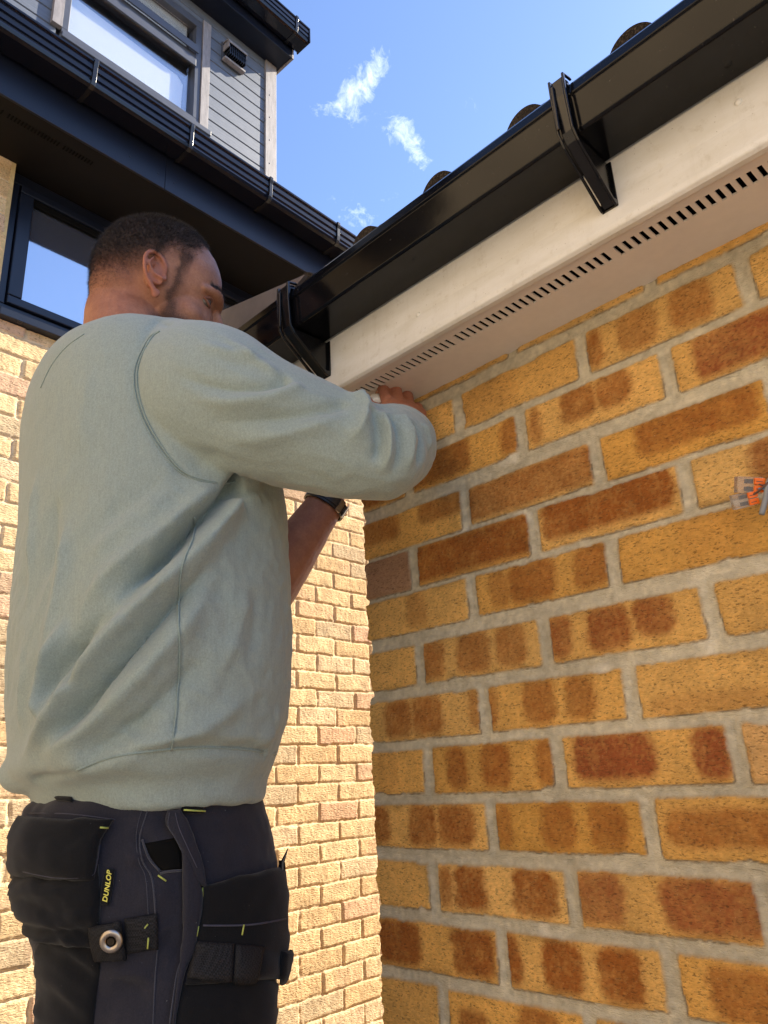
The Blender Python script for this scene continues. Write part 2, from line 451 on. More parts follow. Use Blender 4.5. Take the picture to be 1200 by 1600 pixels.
def right_wall(parent):
    zc = {0: .001, 1: -.076, 2: -.152, -1: .075, -2: .1495, -3: .227, -4: .308, -5: .376, -6: .4385-.0, -7: .529, -8: .601, -9: .682}
    zc[-6] = .444; zc[-7] = .5265
    for k in range(3, 22): zc[k] = -.152-.0755*(k-2)
    ks = sorted(zc, key=lambda k: zc[k]); ZC = np.array([zc[k] for k in ks]); KS = np.array(ks)
    xs = axis([(-3.0, -.3, .05), (-.3, -.02, .012), (-.02, .86, .0017), (.86, 1.4, .006), (1.4, 3.4, .02)])
    zs = axis([(GZ, -.42, .02), (-.42, .68, .0017)])
    X, Z = np.meshgrid(xs, zs, indexing='ij')
    Pn = np.stack([X, 0*X+.3, Z], -1)
    wob = fbm(Pn, 22., 2)*.0013; wob2 = fbm(Pn+3.3, 22., 2)*.0013; rag = fbm(Pn+9., 210., 3)*.0008
    Zw = Z+wob+rag*.8+vnoise(Pn*np.array([1, 1, 0.]), 5.)*.002; Xw = X+wob2*1.2+rag
    # row of every sample
    edges = (ZC[1:]+ZC[:-1])/2; ri = np.searchsorted(edges, Zw); K = KS[ri]; zcen = ZC[ri]
    dz = Zw-zcen
    par = (K % 2 != 0)
    first = np.where(par, .1115, .222)
    jit = (np.sin(K*12.9)*43758.5) % 1.
    n = np.floor((Xw-first)/.2235)          # joints at first + n*.2235
    # signed distance to nearest perpend
    jx = first+n*.2235+((np.sin(K*7.1+n*3.3)*999.) % 1.-.5)*.006; jx2 = first+(n+1)*.2235+((np.sin(K*7.1+(n+1)*3.3)*999.) % 1.-.5)*.006
    left = np.where(n < -.5, np.where(n < -1.5, jx, 0.), jx); left = jx
    u0 = np.where((n == -1), -.0001, jx+.0098); u1 = jx2-.0098
    hh = .0283+((np.sin(K*5.7+n*9.1)*777.) % 1.)*.0025
    dx = np.minimum(Xw-u0, u1-Xw); dy = hh-np.abs(dz)
    dx = np.where((n == -1) & (X > -.012) & (X < .05), np.maximum(dx, u1-Xw), dx)
    # rounded-corner distance, then brick mask with ragged mortar smears
    sd = np.minimum(dx, dy); sd = np.where((dx < .003) & (dy < .003), .003-np.hypot(.003-dx, .003-dy), sd)
    smear = np.maximum(0, fbm(Pn+21., 22., 3)-.42)*.007
    sd = sd-smear
    mk = sstep(-.0005, .0008, sd)           # 1 brick 0 mortar
    h = mk*.0022-.0010*sstep(.004, 0., np.abs(sd-.0005))*(dz < 0)*.9
    tool = np.clip(-sd/.009, 0, 1); h = h-tool*.0016
    h += fbm(Pn, 90., 4)*.0006*(1-mk)+np.maximum(0, vnoise(Pn*np.array([1, 1, 6.]), 24.))*.0008*(1-mk)+fbm(Pn, 12., 2)*.0012
    h += mk*(fbm(Pn*np.array([1, 1, 2.4]), 130., 3)*.0009)
    # drop under bricks: small shadow line, painted into the colour further down
    # brick colours
    bid = (K*131+n*17); rnd = (np.sin(bid*12.9898)*43758.5453) % 1.; rnd2 = (np.sin(bid*78.233)*12543.1) % 1.
    U = np.clip((Xw-u0)/(u1-u0), 0, 1); Vv = dz/hh
    U = np.where(n == -1, np.clip(Xw/np.maximum(u1, 1e-4), 0, 1), U)
    Yel = np.array([.72, .375, .082]); Yel2 = np.array([.78, .47, .155]); Brn = np.array([.34, .110, .019]); Red = np.array([.31, .088, .025]); Tan = np.array([.44, .25, .14])
    base = Yel[None, None]*(1-rnd[..., None])+Yel2[None, None]*rnd[..., None]
    P = {}
    def pa(k, i, *ps, red=0, tan=0): P[(k, i)] = (ps, red, tan)
    # (centre, halfwidth, strength[, v0, v1]) along each brick, i counted from the corner
    pa(0, 0, (.05, .09, .9), (.46, .13, .95), (.76, .15, .9)); pa(0, 1, (.06, .06, .8), (.46, .11, .9), (.79, .12, .9)); pa(0, 2, (.55, .5, .75, -.55, .6), (1.3, .5, .8))
    pa(1, 0); pa(1, 1, (.07, .06, .8), (.28, .13, 1.), (.78, .16, 1.)); pa(1, 2, (.14, .15, .9), (.78, .27, 1.), red=1); pa(1, 3, (.5, .3, .7))
    pa(2, 0, (.18, .2, .95), (.82, .17, .9)); pa(2, 1, (.03, .06, .9), (.39, .13, .95), (.75, .13, .95)); pa(2, 2, (.42, .28, .75, -.8, .8), (.8, .1, .5)); pa(2, 3, (.5, .4, .7))
    pa(3, 0); pa(3, 1, (.2, .12, .8, -1, .4), (.7, .15, .8)); pa(3, 2, (.3, .2, .9), (.8, .15, .9), red=1)
    pa(-1, 0, (.3, .2, .2)); pa(-1, 1, (.22, .09, .85), (.56, .12, .9), (.96, .07, .8)); pa(-1, 2, (.33, .26, .95, -.7, 1.), (.92, .10, .9), red=1); pa(-1, 3, tan=.4)
    pa(-2, 0, (.27, .13, .9), (.55, .14, .9), (.97, .05, .7)); pa(-2, 1, (.02, .05, .8), (.4, .12, .9), (.71, .10, .9)); pa(-2, 2, (.4, .35, .35, -1, -.3))
    pa(-3, 0); pa(-3, 1, (.08, .11, .8), (.46, .14, .8), (.78, .12, .75)); pa(-3, 2, (.06, .09, .9), (.42, .14, 1.), (.72, .12, .95, -.5, 1.), red=.6); pa(-3, 3, (.7, .4, .7))
    pa(-4, 0, (.52, .10, .45)); pa(-4, 1, (.2, .08, .6), (.46, .18, .9), (.9, .12, .9)); pa(-4, 2, (.6, .2, .15)); pa(-4, 3)
    pa(-5, 0, tan=1); pa(-5, 1, (.5, .55, .95)); pa(-5, 2, (.5, .47, .95, -.6, 1.1)); pa(-5, 3, (.75, .42, .85), red=.5)
    pa(-6, 0, (.2, .2, .85, -.3, 1.), (.82, .22, .85, -.1, 1.)); pa(-6, 1, (.5, .55, .95)); pa(-6, 2, (.6, .36, .9, -.5, 1.)); pa(-6, 3, (.6, .3, .6))
    pa(-7, 0, (.5, .5, .9)); pa(-7, 1, (.28, .30, .9), (.95, .08, .9)); pa(-7, 2, (.08, .05, .7), (.42, .13, .8, -.5, 1.), (.68, .12, .8, -.5, 1.)); pa(-7, 3, (.62, .5, .9), red=1)
    pa(-8, 0); pa(-8, 1, (.2, .3, .2)); pa(-8, 2, (.05, .06, .8), (.36, .13, .6), (.72, .13, .75)); pa(-8, 3, (.4, .2, .25))
    pm = np.zeros_like(X); redm = np.zeros_like(X); tanm = np.zeros_like(X)
    bi = np.where(K % 2 != 0, n+1, n+1).astype(int)
    wobU = fbm(Pn+5, 45., 2)*.012+fbm(Pn+5, 260., 2)*.012
    seen = (X > -.01) & (X < .92) & (Z > -.3)
    for (k, i), (ps, red, tan) in P.items():
        sel = (K == k) & (bi == i)
        for q in ps:
            c, hw, st = q[:3]; v0, v1 = q[3:] if len(q) > 3 else (-.82, .95)
            uu = (np.abs(U[sel]+wobU[sel]-c)-hw*1.0)
            vv = np.maximum(v0-Vv[sel], Vv[sel]-v1)*.14
            dd = np.where((uu > -.07) & (vv > -.07), np.hypot(np.maximum(uu+.07, 0), np.maximum(vv+.07, 0))-.07, np.maximum(uu, vv))
            pm[sel] = np.maximum(pm[sel], st*sstep(.040, -.03, dd))
        redm[sel] = red; tanm[sel] = tan
    auto = ~(seen) 
    for kk in range(3):
        c = .18+.32*kk+.1*(((np.sin(bid*(3.1+kk))*517.) % 1.)-.5)
        a = sstep(.12, .05, np.abs(U+wobU-c))*sstep(1., .75, np.abs(Vv))*(((np.sin(bid*(1.7+kk))*91.) % 1.) > .35)
        pm = np.where(auto, np.maximum(pm, a*.9), pm)
    pm *= .90+.12*fbm(Pn+40, 60., 3)+.14*fbm(Pn+41, 330., 2)
    pm = np.clip(pm, 0, 1)[..., None]
    dark = Brn[None, None]*(1-redm[..., None])+Red[None, None]*redm[..., None]
    base = base*(1-.0*redm[..., None]); base = base*(1-tanm[..., None])+Tan*tanm[..., None]
    sv = (.90+.25*((np.sin(bid*5.77)*331.) % 1.))[..., None]; pm = np.clip(pm*sv, 0, 1)
    base = base*(1+(.22*((np.sin(bid*9.13)*771.) % 1.)-.11)[..., None])
    c = base*(1-pm)+dark*pm
    edgeb = (sstep(.010, .0, sd)*np.maximum(0, fbm(Pn+71, 40., 3)+.1))[..., None]; c = c*(1-edgeb*.22)
    c *= (1+.10*fbm(Pn+60, 25., 3)[..., None]+.13*fbm(Pn*np.array([1, 1, 2.])+61, 300., 2)[..., None])
    ml = .5+.5*fbm(Pn+80, 9., 3)
    Mor = np.array([.58, .515, .375])[None, None]*(.84+.26*ml[..., None])
    Mor = Mor*(1+.14*fbm(Pn+90, 160., 3)[..., None])*(1+.10*np.maximum(0, fbm(Pn*np.array([1, 1, 4.])+95, 40., 2))[..., None])
    pale = np.maximum(0, fbm(Pn+33, 22., 3)-.55)[..., None]; Mor = Mor+pale*.35
    rust = sstep(.0, -.004, sd)[..., None]
    Mor = Mor*(rust)+(Mor*.55+c*.30)*(1-rust)
    m3 = mk[..., None]
    c = c*m3+Mor*(1-m3)
    line = (sstep(.0016, .0, np.abs(sd+.0012))*(dz < 0)*sstep(.0, .4, vnoise(Pn, 60.)+.5))[..., None]  # shadow under each brick's lower edge, painted into the colour
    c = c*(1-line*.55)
    # position: wraps round the corner at X=0 (X<0 runs back along +y)
    R_ = .004
    edge = fbm(np.stack([0*X, 0*X, Z], -1), 40., 3)*.003+(1-sstep(-.001, .001, dy))*(.004)*np.sign(vnoise(np.stack([0*X, 0*X+4, zcen], -1), 40.))
    front = X >= 0
    px = np.where(front, X+np.where(X < .004, edge, 0), -h-edge*0+edge); py = np.where(front, -h, -X)
    px = np.where(np.abs(X) < .003, np.maximum(X, 0)+edge-h*.5, px)
    V = np.stack([px, py, Z], -1).reshape(-1, 3)
    o = mesh_obj('brick_wall', V, grid_faces(len(xs), len(zs)), M['wallR'], parent, smooth=True,
                 colors={'Col': np.clip(c, 0, 1).reshape(-1, 3), 'Mask': np.repeat((1-mk).reshape(-1, 1), 3, 1)})
    return o


def left_wall(parent):
    xs = axis([(-3.6, -1.75, .02), (-1.75, .75, .0042), (.75, 5.5, .03)])
    zs = axis([(GZ, -.95, .02), (-.95, 2.2, .0042), (2.2, 2.3, .02)])
    X, Z = np.meshgrid(xs, zs, indexing='ij')
    Pn = np.stack([X, 0*X+.7, Z], -1)
    wx = fbm(Pn, 18., 3)*.0028; wz = fbm(Pn+3, 14., 3)*.0028
    Xw = X+wx; Zw = Z+wz
    z0 = .0228
    k = np.floor((Zw-z0)/.075+.5); dz = Zw-z0-k*.075
    off = np.where(k % 2 == 0, 0., .1125)
    n = np.floor((Xw-off)/.225+.0)
    jx = off+n*.225; jj = ((np.sin(k*3.3+n*7.7)*991.) % 1.-.5)*.008
    bid = k*57+n*13
    r1 = (np.sin(bid*12.9898)*43758.5) % 1.; r2 = (np.sin(bid*78.233)*9543.1) % 1.; r3 = (np.sin(bid*37.7)*6543.1) % 1.
    hh = .0328+r2*.0022; u0 = jx+.0055+jj; u1 = jx+.225-.0052
    dx = np.minimum(Xw-u0, u1-Xw); dy = hh-np.abs(dz-.001*(r3-.5))
    rr = .004; sd = np.minimum(dx, dy); sd = np.where((dx < rr) & (dy < rr), rr-np.hypot(rr-dx, rr-dy), sd)
    sd = sd+fbm(Pn+8, 60., 2)*.0012
    mk = sstep(-.0022, .0022, sd)
    tilt = (r1-.5)*.004*((Xw-jx)/.225-.5)*2+(r2-.5)*.004
    h = mk*(.0052+tilt*.8)+mk*sstep(0, .008, sd)*.0004
    h += mk*(fbm(Pn*np.array([1.6, 1, 1]), 80., 4)*.0010)+(1-mk)*fbm(Pn, 50., 2)*.0012
    cols = np.array([[.77, .56, .31], [.80, .60, .34], [.74, .52, .28], [.77, .58, .36]])
    c = cols[(r1*4).astype(int) % 4]
    pink = np.array([.68, .41, .28]); pk = ((r2 > .90)*.6)[..., None]; c = c*(1-pk)+pink*pk
    pk2 = ((r3 > .72)*.3*sstep(.1, .5, fbm(Pn+50, 9., 2)))[..., None]; c = c*(1-pk2)+pink*pk2
    g = ((r1 > .9)*.35)[..., None]; c = c*(1-g)+np.array([.40, .32, .20])*g
    c = c*(1+.16*fbm(Pn+20, 30., 3)[..., None])
    Mor = np.array([.80, .63, .40])*(1+.12*fbm(Pn+31, 40., 3)[..., None])
    m3 = mk[..., None]; c = c*m3+Mor*(1-m3)
    V = np.stack([X, -h+.006, Z], -1).reshape(-1, 3)
    # window opening
    xc = (X[:-1, :-1]+X[1:, 1:])/2; zc = (Z[:-1, :-1]+Z[1:, 1:])/2
    keep = ~((xc > -1.345) & (xc < .12) & (zc > 1.60) & (zc < 2.262))
    o = mesh_obj('brick_wall', V, grid_faces(len(xs), len(zs), keep), M['wallL'], parent, smooth=True, world=False,
                 colors={'Col': np.clip(c, 0, 1).reshape(-1, 3), 'Mask': np.repeat((1-mk).reshape(-1, 1), 3, 1)})
    return o
# ------------------------------------------------------------------ ground
g = MB(); n = 60
xs = np.linspace(-40, 40, n); V = [(x, y, GZ) for x in xs for y in xs]; Fc = [(i*n+j, (i+1)*n+j, (i+1)*n+j+1, i*n+j+1) for i in range(n-1) for j in range(n-1)]
tag(g.add(V, Fc).build('ground', M['paving']), kind='structure')


def text_mesh(txt, size, depth, shear=0., off=0., space=1.):
    c = bpy.data.curves.new('t', 'FONT'); c.body = txt; c.size = size; c.extrude = depth; c.shear = shear; c.offset = off; c.space_character = space
    c.align_x = 'CENTER'; c.align_y = 'CENTER'
    o = bpy.data.objects.new('t', c); COL.objects.link(o); bpy.context.view_layer.update()
    me = bpy.data.meshes.new_from_object(o.evaluated_get(bpy.context.evaluated_depsgraph_get()))
    bpy.data.objects.remove(o); bpy.data.curves.remove(c); return me


# ------------------------------------------------------------------ garage (near building on the right)
def build_garage():
    G = empty('brick_outbuilding', (0, 0, GZ), 'mottled orange brick building with cream fascia and black square gutter, filling the right side', 'building')
    right_wall(G)
    X0, X1 = -.13, 3.4
    # soffit with real slots
    s = MB(); zt, zb = .6625, .660
    s.box(X0, X1, -.0785, .001, zb, zt); s.box(X0, X1, -.1205, -.1015, zb, zt)
    x = X0; k = 0; pitch = .01135
    s.box(X0, X0+.02, -.1015, -.0785, zb, zt); x = X0+.02
    while x < X1-.02:
        ext = .006 if k % 22 == 13 else 0
        s.box(x, x+pitch-.0056+ext, -.1015, -.0785, zb, zt); x += pitch+ext; k += 1
    s.build('soffit', M['soffit'], G)
    v = MB(); v.box(X0+.01, X1, -.118, .12, .70, .705).build('eaves_shade_sheet', M['void'], G)  # near-black sheet standing in for the shade inside the eaves
    f = MB(); f.prism([(-.1215, .6545), (-.130, .6545), (-.1345, .6575), (-.1355, .664), (-.1325, .70), (-.1325, .83), (-.1215, .83)], 0, X0, X1, 60)
    f.build('fascia', M['cream'], G, bevel=.0015)
    e = MB(); e.box(X0-.006, X0, -.1325, .15, .655, .83).build('eaves_end_board', M['cream'], G, bevel=.001)
    for sx, sz in ((.7372, .7230), (.27, .70)):
        h = MB(); h.add(*ellipsoid(np.array([sx, -.1325, sz]), np.diag([.0042, .0022, .0042]))).build('screw_cap', M['cream'], G, smooth=True)
    # gutter
    def gprof(dz=0, grow=0.):
        o = [(-.134, .815), (-.134, .7525), (-.1375, .7495), (-.1995, .7495), (-.2030, .7525), (-.2070, .7965), (-.2100, .7985), (-.2085, .8115), (-.2055, .8165), (-.1985, .8175)]
        i = [(-.1985, .8145), (-.2035, .8120), (-.2045, .8000), (-.2040, .7970), (-.2003, .7545), (-.1985, .7525), (-.1385, .7525), (-.137, .7545), (-.137, .815)]
        return [(a-(.0 if a > -.15 else grow), b+(grow if b > .78 else -grow)) for a, b in o]+[(a-(.0 if a > -.15 else grow), b+(grow if b > .78 else -grow)) for a, b in i]
    gt = MB().prism(gprof(), 0, .062, X1, 80).build('gutter', M['gutter'], G, bevel=.0008)
    MB().prism(gprof(grow=.0022), 0, -.118, .060, 8).build('gutter_union', M['gutter'], gt, bevel=.0008, label='left end piece of the black gutter past its bracket')
    MB().box(-.122, -.1185, -.2105, -.134, .748, .8175).build('stop_end', M['gutter'], gt, bevel=.001)
    # upstand cover plate behind the gutter's far end
    MB().add([(-.165, -.196, .900), (.09, -.196, .84), (.0, -.196, .805), (-.165, -.196, .805), (-.165, -.188, .900), (.09, -.188, .84), (.0, -.188, .805), (-.165, -.188, .805)],
             [(0, 3, 2, 1), (4, 5, 6, 7), (0, 1, 5, 4), (1, 2, 6, 5), (2, 3, 7, 6), (3, 0, 4, 7)]).build('verge_cover', M['vergecov'], G, bevel=.001)
    def bracket(x, w, lab=None):
        pr = [(-.1328, .688), (-.1375, .686), (-.142, .690), (-.172, .712), (-.2045, .7385), (-.2125, .7485), (-.2170, .797), (-.2170, .8225), (-.2030, .8265), (-.2000, .8255), (-.2000, .8190), (-.2095, .8175), (-.2118, .800), (-.2072, .7500), (-.1995, .7465), (-.1328, .7465)]
        b = MB().prism([(a+.0006, c) for a, c in pr], 0, x-w*.32, x+w*.32)
        # thin flanges make the hollow rim
        rim = [(-.1328, .688), (-.1375, .683), (-.144, .686), (-.206, .7345), (-.2155, .7475), (-.2195, .797), (-.2195, .8245), (-.2030, .829), (-.1995, .828), (-.1995, .8262), (-.2150, .823), (-.2165, .797), (-.2120, .7485), (-.2045, .7375), (-.1425, .691), (-.1328, .693)]
        b.prism(rim, 0, x-w*.5, x-w*.36); b.prism(rim, 0, x+w*.36, x+w*.5)
        b.box(x-w*.50, x+w*.50, -.1352, -.1327, .684, .748)
        b.box(x-w*.40, x-w*.2, -.2195, -.216, .752, .815)
        b.build('gutter_bracket', M['bracket'], gt, bevel=.0009, label=lab)
    bracket(.581, .021, 'black bracket below the nearer tile rolls'); bracket(.061, .030, 'wide black union bracket near the gutter end'); bracket(1.10, .021); bracket(1.62, .021); bracket(2.14, .021)
    # roof: roll tiles; unseen rise and ridge sized to shade the man
    xs = axis([(-.14, .95, .004), (.95, 3.45, .0166)]); L = 4.05; ys = axis([(0, .7, .025), (.7, L, .3)])
    X, Y = np.meshgrid(xs, ys, indexing='ij')
    ph = ((X-.056+.075) % .150)-.075
    roll = np.sqrt(np.maximum(0, .032**2-ph**2)); lap = (Y % .30)/.30
    up = roll*.85+.010*(1-lap)+fbm(np.stack([X, Y, 0*X], -1), 40., 3)*.0012
    PT = rad(42.5); c45 = math.cos(PT); s45 = math.sin(PT); y0, z0 = -.172, .820
    Vt = np.stack([X, y0+Y*c45-up*s45*np.minimum(1, Y/.1), z0+Y*s45+up*c45+.012*np.maximum(0, 1-Y/.08)], -1)
    Vt[:, 0, 1] = y0+.0; Vt[:, 0, 2] = z0+roll[:, 0]*1.15+.014
    Vb = np.stack([X, y0+Y*c45+.012, z0+Y*s45-.004], -1)
    nx, ny = X.shape; V = np.vstack([Vt.reshape(-1, 3), Vb.reshape(-1, 3)]); q = grid_faces(nx, ny); N = nx*ny
    side = []
    for i in range(nx-1): side += [(i*ny, N+i*ny, N+(i+1)*ny, (i+1)*ny), (i*ny+ny-1, (i+1)*ny+ny-1, N+(i+1)*ny+ny-1, N+i*ny+ny-1)]
    for j in range(ny-1): side += [(j, j+1, N+j+1, N+j), ((nx-1)*ny+j, N+(nx-1)*ny+j, N+(nx-1)*ny+j+1, (nx-1)*ny+j+1)]
    F_ = q.tolist()+(q[:, ::-1]+N).tolist()+side
    mesh_obj('roof_tiles', V, F_, M['tile'], G, smooth=False)
    yr, zr = y0+L*c45, z0+L*s45
    MB().prism([(yr, zr), (yr+3.2, zr-3.2), (yr+3.2, zr-3.3), (yr, zr-.1)], 0, -.14, 3.45).build('back_roof_slope', M['tile'], G)
    MB().cyl((-.16, yr, zr+.0), (3.45, yr, zr+.0), .09).build('ridge_tile', M['tile'], G)
    gb = MB().prism([(.02, .64), (.02, .82), (yr, zr-.12), (5.3, .82), (5.3, GZ), (3.0, GZ), (3.0, .64)], 0, .02, .10)
    gb.box(3.3, 3.38, .05, 5.3, GZ, .8); gb.box(.1, 3.38, 5.2, 5.3, GZ, .8)
    gb.build('gable_wall', M['gable'], G)
    return G


m_, t_, o_ = mat('verge_cover_upvc'); P_ = t_.new('ShaderNodeTexCoord').outputs['Object']; n_ = t_.noise(P_, 30., 4)
pbr(t_, o_, t_.mix(n_, (.10, .09, .10), (.16, .14, .15)), .25, n_, .1, .002, .6); M['vergecov'] = m_
M['gable'] = simple('plain_brickwork', (.42, .26, .12), .9, nscale=40, namt=.3)
GAR = build_garage()


# ------------------------------------------------------------------ house (far building on the left); local x = t, y = -out
def build_house():
    H = empty('brick_house', tuple(HO), 'sunlit buff brick house with dark fascia, deep eaves and grey clad dormer, left side', 'building', rz=TH)
    def B(mb, name, m, parent=H, **kw): return mb.build(name, m, parent, world=False, **kw)
    left_wall(H)
    # wall core so nothing shows through
    c = MB(); c.box(-3.6, -1.36, .03, .25, GZ, 2.26).box(.135, 5.5, .03, .25, GZ, 2.26).box(-1.36, .135, .03, .25, GZ, 1.59)
    c.box(-3.6, -3.5, .25, 6, GZ, 2.26).box(5.4, 5.5, .25, 6, GZ, 2.26); B(c, 'inner_wall', M['interior'])
    # reveals of the window opening
    B(MB().box(-1.36, -1.3455, .0, .1, 1.60, 2.262), 'window_reveal', M['gable2']); B(MB().box(.1205, .135, .0, .1, 1.60, 2.262), 'window_reveal', M['gable2'])
    # soffit + fascia
    so_ = MB(); so_.box(-3.6, 5.5, -.262, .28, 2.250, 2.262)
    B(so_, 'soffit', M['soffdark'])
    sv = MB()
    x = -1.62
    while x < -1.15:
        if int((x+5)/.0115) % 17: sv.box(x, x+.005, -.205, -.185, 2.2475, 2.2499)
        x += .0115
    B(sv, 'soffit_vent', M['void'])
    fa = MB(); fa.prism([(-.262, 2.246), (-.272, 2.246), (-.272, 2.46), (-.262, 2.46)], 0, -3.6, -.90).prism([(-.262, 2.246), (-.2722, 2.246), (-.2722, 2.46), (-.262, 2.46)], 0, -.899, 5.5)
    fa_ = B(fa, 'fascia', M['darkbd'], bevel=.0015)
    for t_ in (-1.05, -.93, -.86): B(MB().add(*ellipsoid(np.array([t_, -.272, 2.30]), np.diag([.004, .002, .004]), 10, 8)), 'fascia_pin', M['darkbd'], fa_)
    def gut(z0, o0, x0, x1, sc, name):
        # ribbed deep gutter: outer then inner outline (out, z)
        o = [(0, .10), (0, .012), (.012, 0), (.088, 0), (.100, .006), (.104, .018), (.1015, .030), (.1065, .036), (.107, .052), (.1030, .060), (.1085, .067), (.109, .086), (.1065, .094), (.113, .099), (.113, .108), (.104, .110)]
        i = [(.104, .105), (.102, .092), (.1035, .070), (.0985, .060), (.1015, .05), (.0965, .033), (.098, .018), (.086, .005), (.014, .005), (.005, .014), (.005, .10)]
        pr = [(-(o0+a*sc), z0+b*sc) for a, b in o+i]
        g_ = B(MB().prism(pr, 0, x0, x1), name, M['ribgut'], bevel=.0006)
        return g_
    def clip(t, z0, o0, sc, parent):
        o = [(0, .0), (.012, -.004), (.088, -.004), (.104, .003), (.109, .018), (.112, .04), (.1135, .08), (.1185, .097), (.118, .113), (.100, .116)]
        i = [(.100, .112), (.112, .109), (.111, .09), (.1085, .04), (.104, .018), (.098, .005), (.012, .0)]
        return B(MB().prism([(-(o0+a*sc), z0+b*sc) for a, b in o+i], 0, t-.008, t+.008), 'gutter_bracket', M['clip'], parent, bevel=.001)
    g1 = gut(2.395, .2735, -3.6, 5.5, 1., 'gutter')
    for t in (-2.46, -2.06, -1.66, -1.262, -.862, -.466, -.064, .34): clip(t, 2.395, .2735, 1., g1)
    # main roof slope and dormer
    rf = MB(); sl_ = math.tan(rad(40))
    rf.prism([(-.36, 2.49), (3.2, 2.49+3.56*sl_), (3.2, 2.44+3.56*sl_), (-.34, 2.455)], 0, -3.6, 5.5); rf.prism([(3.2, 2.49+3.56*sl_), (6.4, 2.49), (6.4, 2.45), (3.2, 2.44+3.56*sl_)], 0, -3.6, 5.5)
    B(rf, 'roof', M['roofL'])
    D = MB(); tL, tR = -3.0, -.133
    # cladding boards (lapped grooves); window hole -1.25..-.575 x 2.93..3.62
    zz = 2.981-.0746*3
    holes = (-1.27, -.575, 2.93, 3.62)
    def boards(a, b, z0, z1):
        z = zz
        while z < 3.72:
            lo, hi = max(z, z0), min(z+.0746, z1)
            if hi-lo > .004:
                gz = .005
                pr = [(.004, lo), (-.001, lo+gz*.4), (-.008, lo+gz*1.3), (-.0085, hi-.004), (-.006, hi-.0008), (.004, hi)]
                if hi-lo > .012: D.prism(pr, 0, a, b)
                else: D.box(a, b, -.008, .004, lo, hi)
            z += .0746
    boards(tL, holes[0], 2.6, 3.715); boards(holes[1], tR, 2.6, 3.715); boards(holes[0], holes[1], 2.6, holes[2]); boards(holes[0], holes[1], holes[3], 3.715)
    D.box(tL, tR-.01, .0041, .03, 2.6, 2.92).box(tL, holes[0], .0041, .03, 2.92, 3.715).box(holes[1], tR-.01, .0041, .03, 2.92, 3.715).box(holes[0], holes[1], .0041, .03, 3.63, 3.715)
    D.box(tL, tL+.05, .03, 3.0, 2.6, 3.7).box(tR-.05, tR-.012, .0305, 3.0, 2.6, 3.7)
    B(D, 'dormer_cladding', M['clad'])
    ct = MB(); ct.box(-.197, -.125, -.020, -.0086, 2.6, 3.708).box(-.1328, -.1248, -.0198, .06, 2.6, 3.708)
    ct_ = B(ct, 'corner_trim', M['trim'], bevel=.001)
    for z in (3.66, 3.48, 3.33, 3.18, 3.03): B(MB().add(*ellipsoid(np.array([-.170, -.0205, z]), np.diag([.004, .002, .004]), 10, 8)), 'rivet', M['trim'], ct_)
    tb = MB(); tb.box(-.588, -.543, -.019, -.0086, 2.945, 3.64); B(tb, 'window_trim', M['trim'], bevel=.001)
    tb = MB(); tb.box(-1.296, -1.255, -.030, -.0086, 2.985, 3.70); B(tb, 'window_trim', M['trim'], bevel=.001, label='speckled grey trim left of the dormer window')
    # dormer window
    wf = MB()
    a, b, z0, z1 = -1.250, -.589, 2.94, 3.615
    wf.box(a, b, -.012, .05, z0, z0+.065).box(a, b, -.012, .05, z1-.04, z1).box(a, a+.028, -.0118, .05, z0+.0652, z1-.0402).box(b-.034, b, -.0118, .05, z0+.0652, z1-.0402)
    W1 = B(wf, 'window', M['greyframe'], bevel=.002)
    tr = MB(); tr.box(a+.0285, b-.0345, -.010, .05, 3.345, 3.395).box(a+.0285, b-.0345, -.022, -.0102, 3.305, 3.350).box(a+.02, b-.026, -.030, -.0222, 3.385, 3.43)
    B(tr, 'transom', M['greyframe'], W1, bevel=.002)
    sl2 = MB(); sl2.box(-1.262, -.548, -.055, .0, 2.912, 2.9395); B(sl2, 'sill', M['greyframe'], W1, bevel=.002)
    pn = MB(); pn.box(a+.028, b-.034, .018, .022, z0+.066, 3.344); pn.box(a+.028, b-.034, .018, .022, 3.396, z1-.041); B(pn, 'pane', M['glassD'], W1)
    bl = MB()
    prof = [(a+.0, z0+.04), (b-.075, z0+.04), (b-.068, 3.20), (b-.10, 3.235), (b-.16, 3.235), (a+.0, 3.262)]
    k = len(prof); bl.add([(x, .030, z) for x, z in prof]+[(x, .036, z) for x, z in prof], [tuple(range(k)), tuple(range(2*k-1, k-1, -1))]+[(i, i+k, (i+1) % k+k, (i+1) % k) for i in range(k)])
    B(bl, 'blind', M['blind'], W1); B(MB().box(a, b-.06, .030, .036, 3.36, 3.64), 'blind', M['blind'], W1)  # second, upper panel is added only to brighten the upper pane
    it = MB(); it.box(a, b, .30, .32, z0-.1, z1+.05); B(it, 'inner_wall', M['skyroom'])
    # vent cowl
    v = MB(); v.box(-.475, -.352, -.018, -.0088, 3.475, 3.60)
    V_ = B(v, 'air_vent', M['greyframe'], bevel=.002)
    hd = MB(); pr = [(-.018, 3.595), (-.045, 3.590), (-.066, 3.575), (-.072, 3.555), (-.070, 3.553), (-.063, 3.570), (-.044, 3.584), (-.018, 3.588)]
    hd.prism(pr, 0, -.470, -.357).box(-.470, -.466, -.066, -.018, 3.53, 3.572).box(-.361, -.357, -.066, -.018, 3.53, 3.572)
    B(hd, 'hood', M['trim'], V_)
    gr = MB()
    for i in range(9): x = -.462+i*.0118; gr.box(x, x+.004, -.066, -.02, 3.488, 3.568)
    for z in (3.50, 3.53, 3.552): gr.box(-.465, -.36, -.064, -.022, z, z+.004)
    B(gr, 'grille', M['bracket'], V_)
    lp = MB(); lp.box(-.475, -.350, -.045, -.0182, 3.470, 3.483); B(lp, 'lip', M['trim'], V_, bevel=.002)
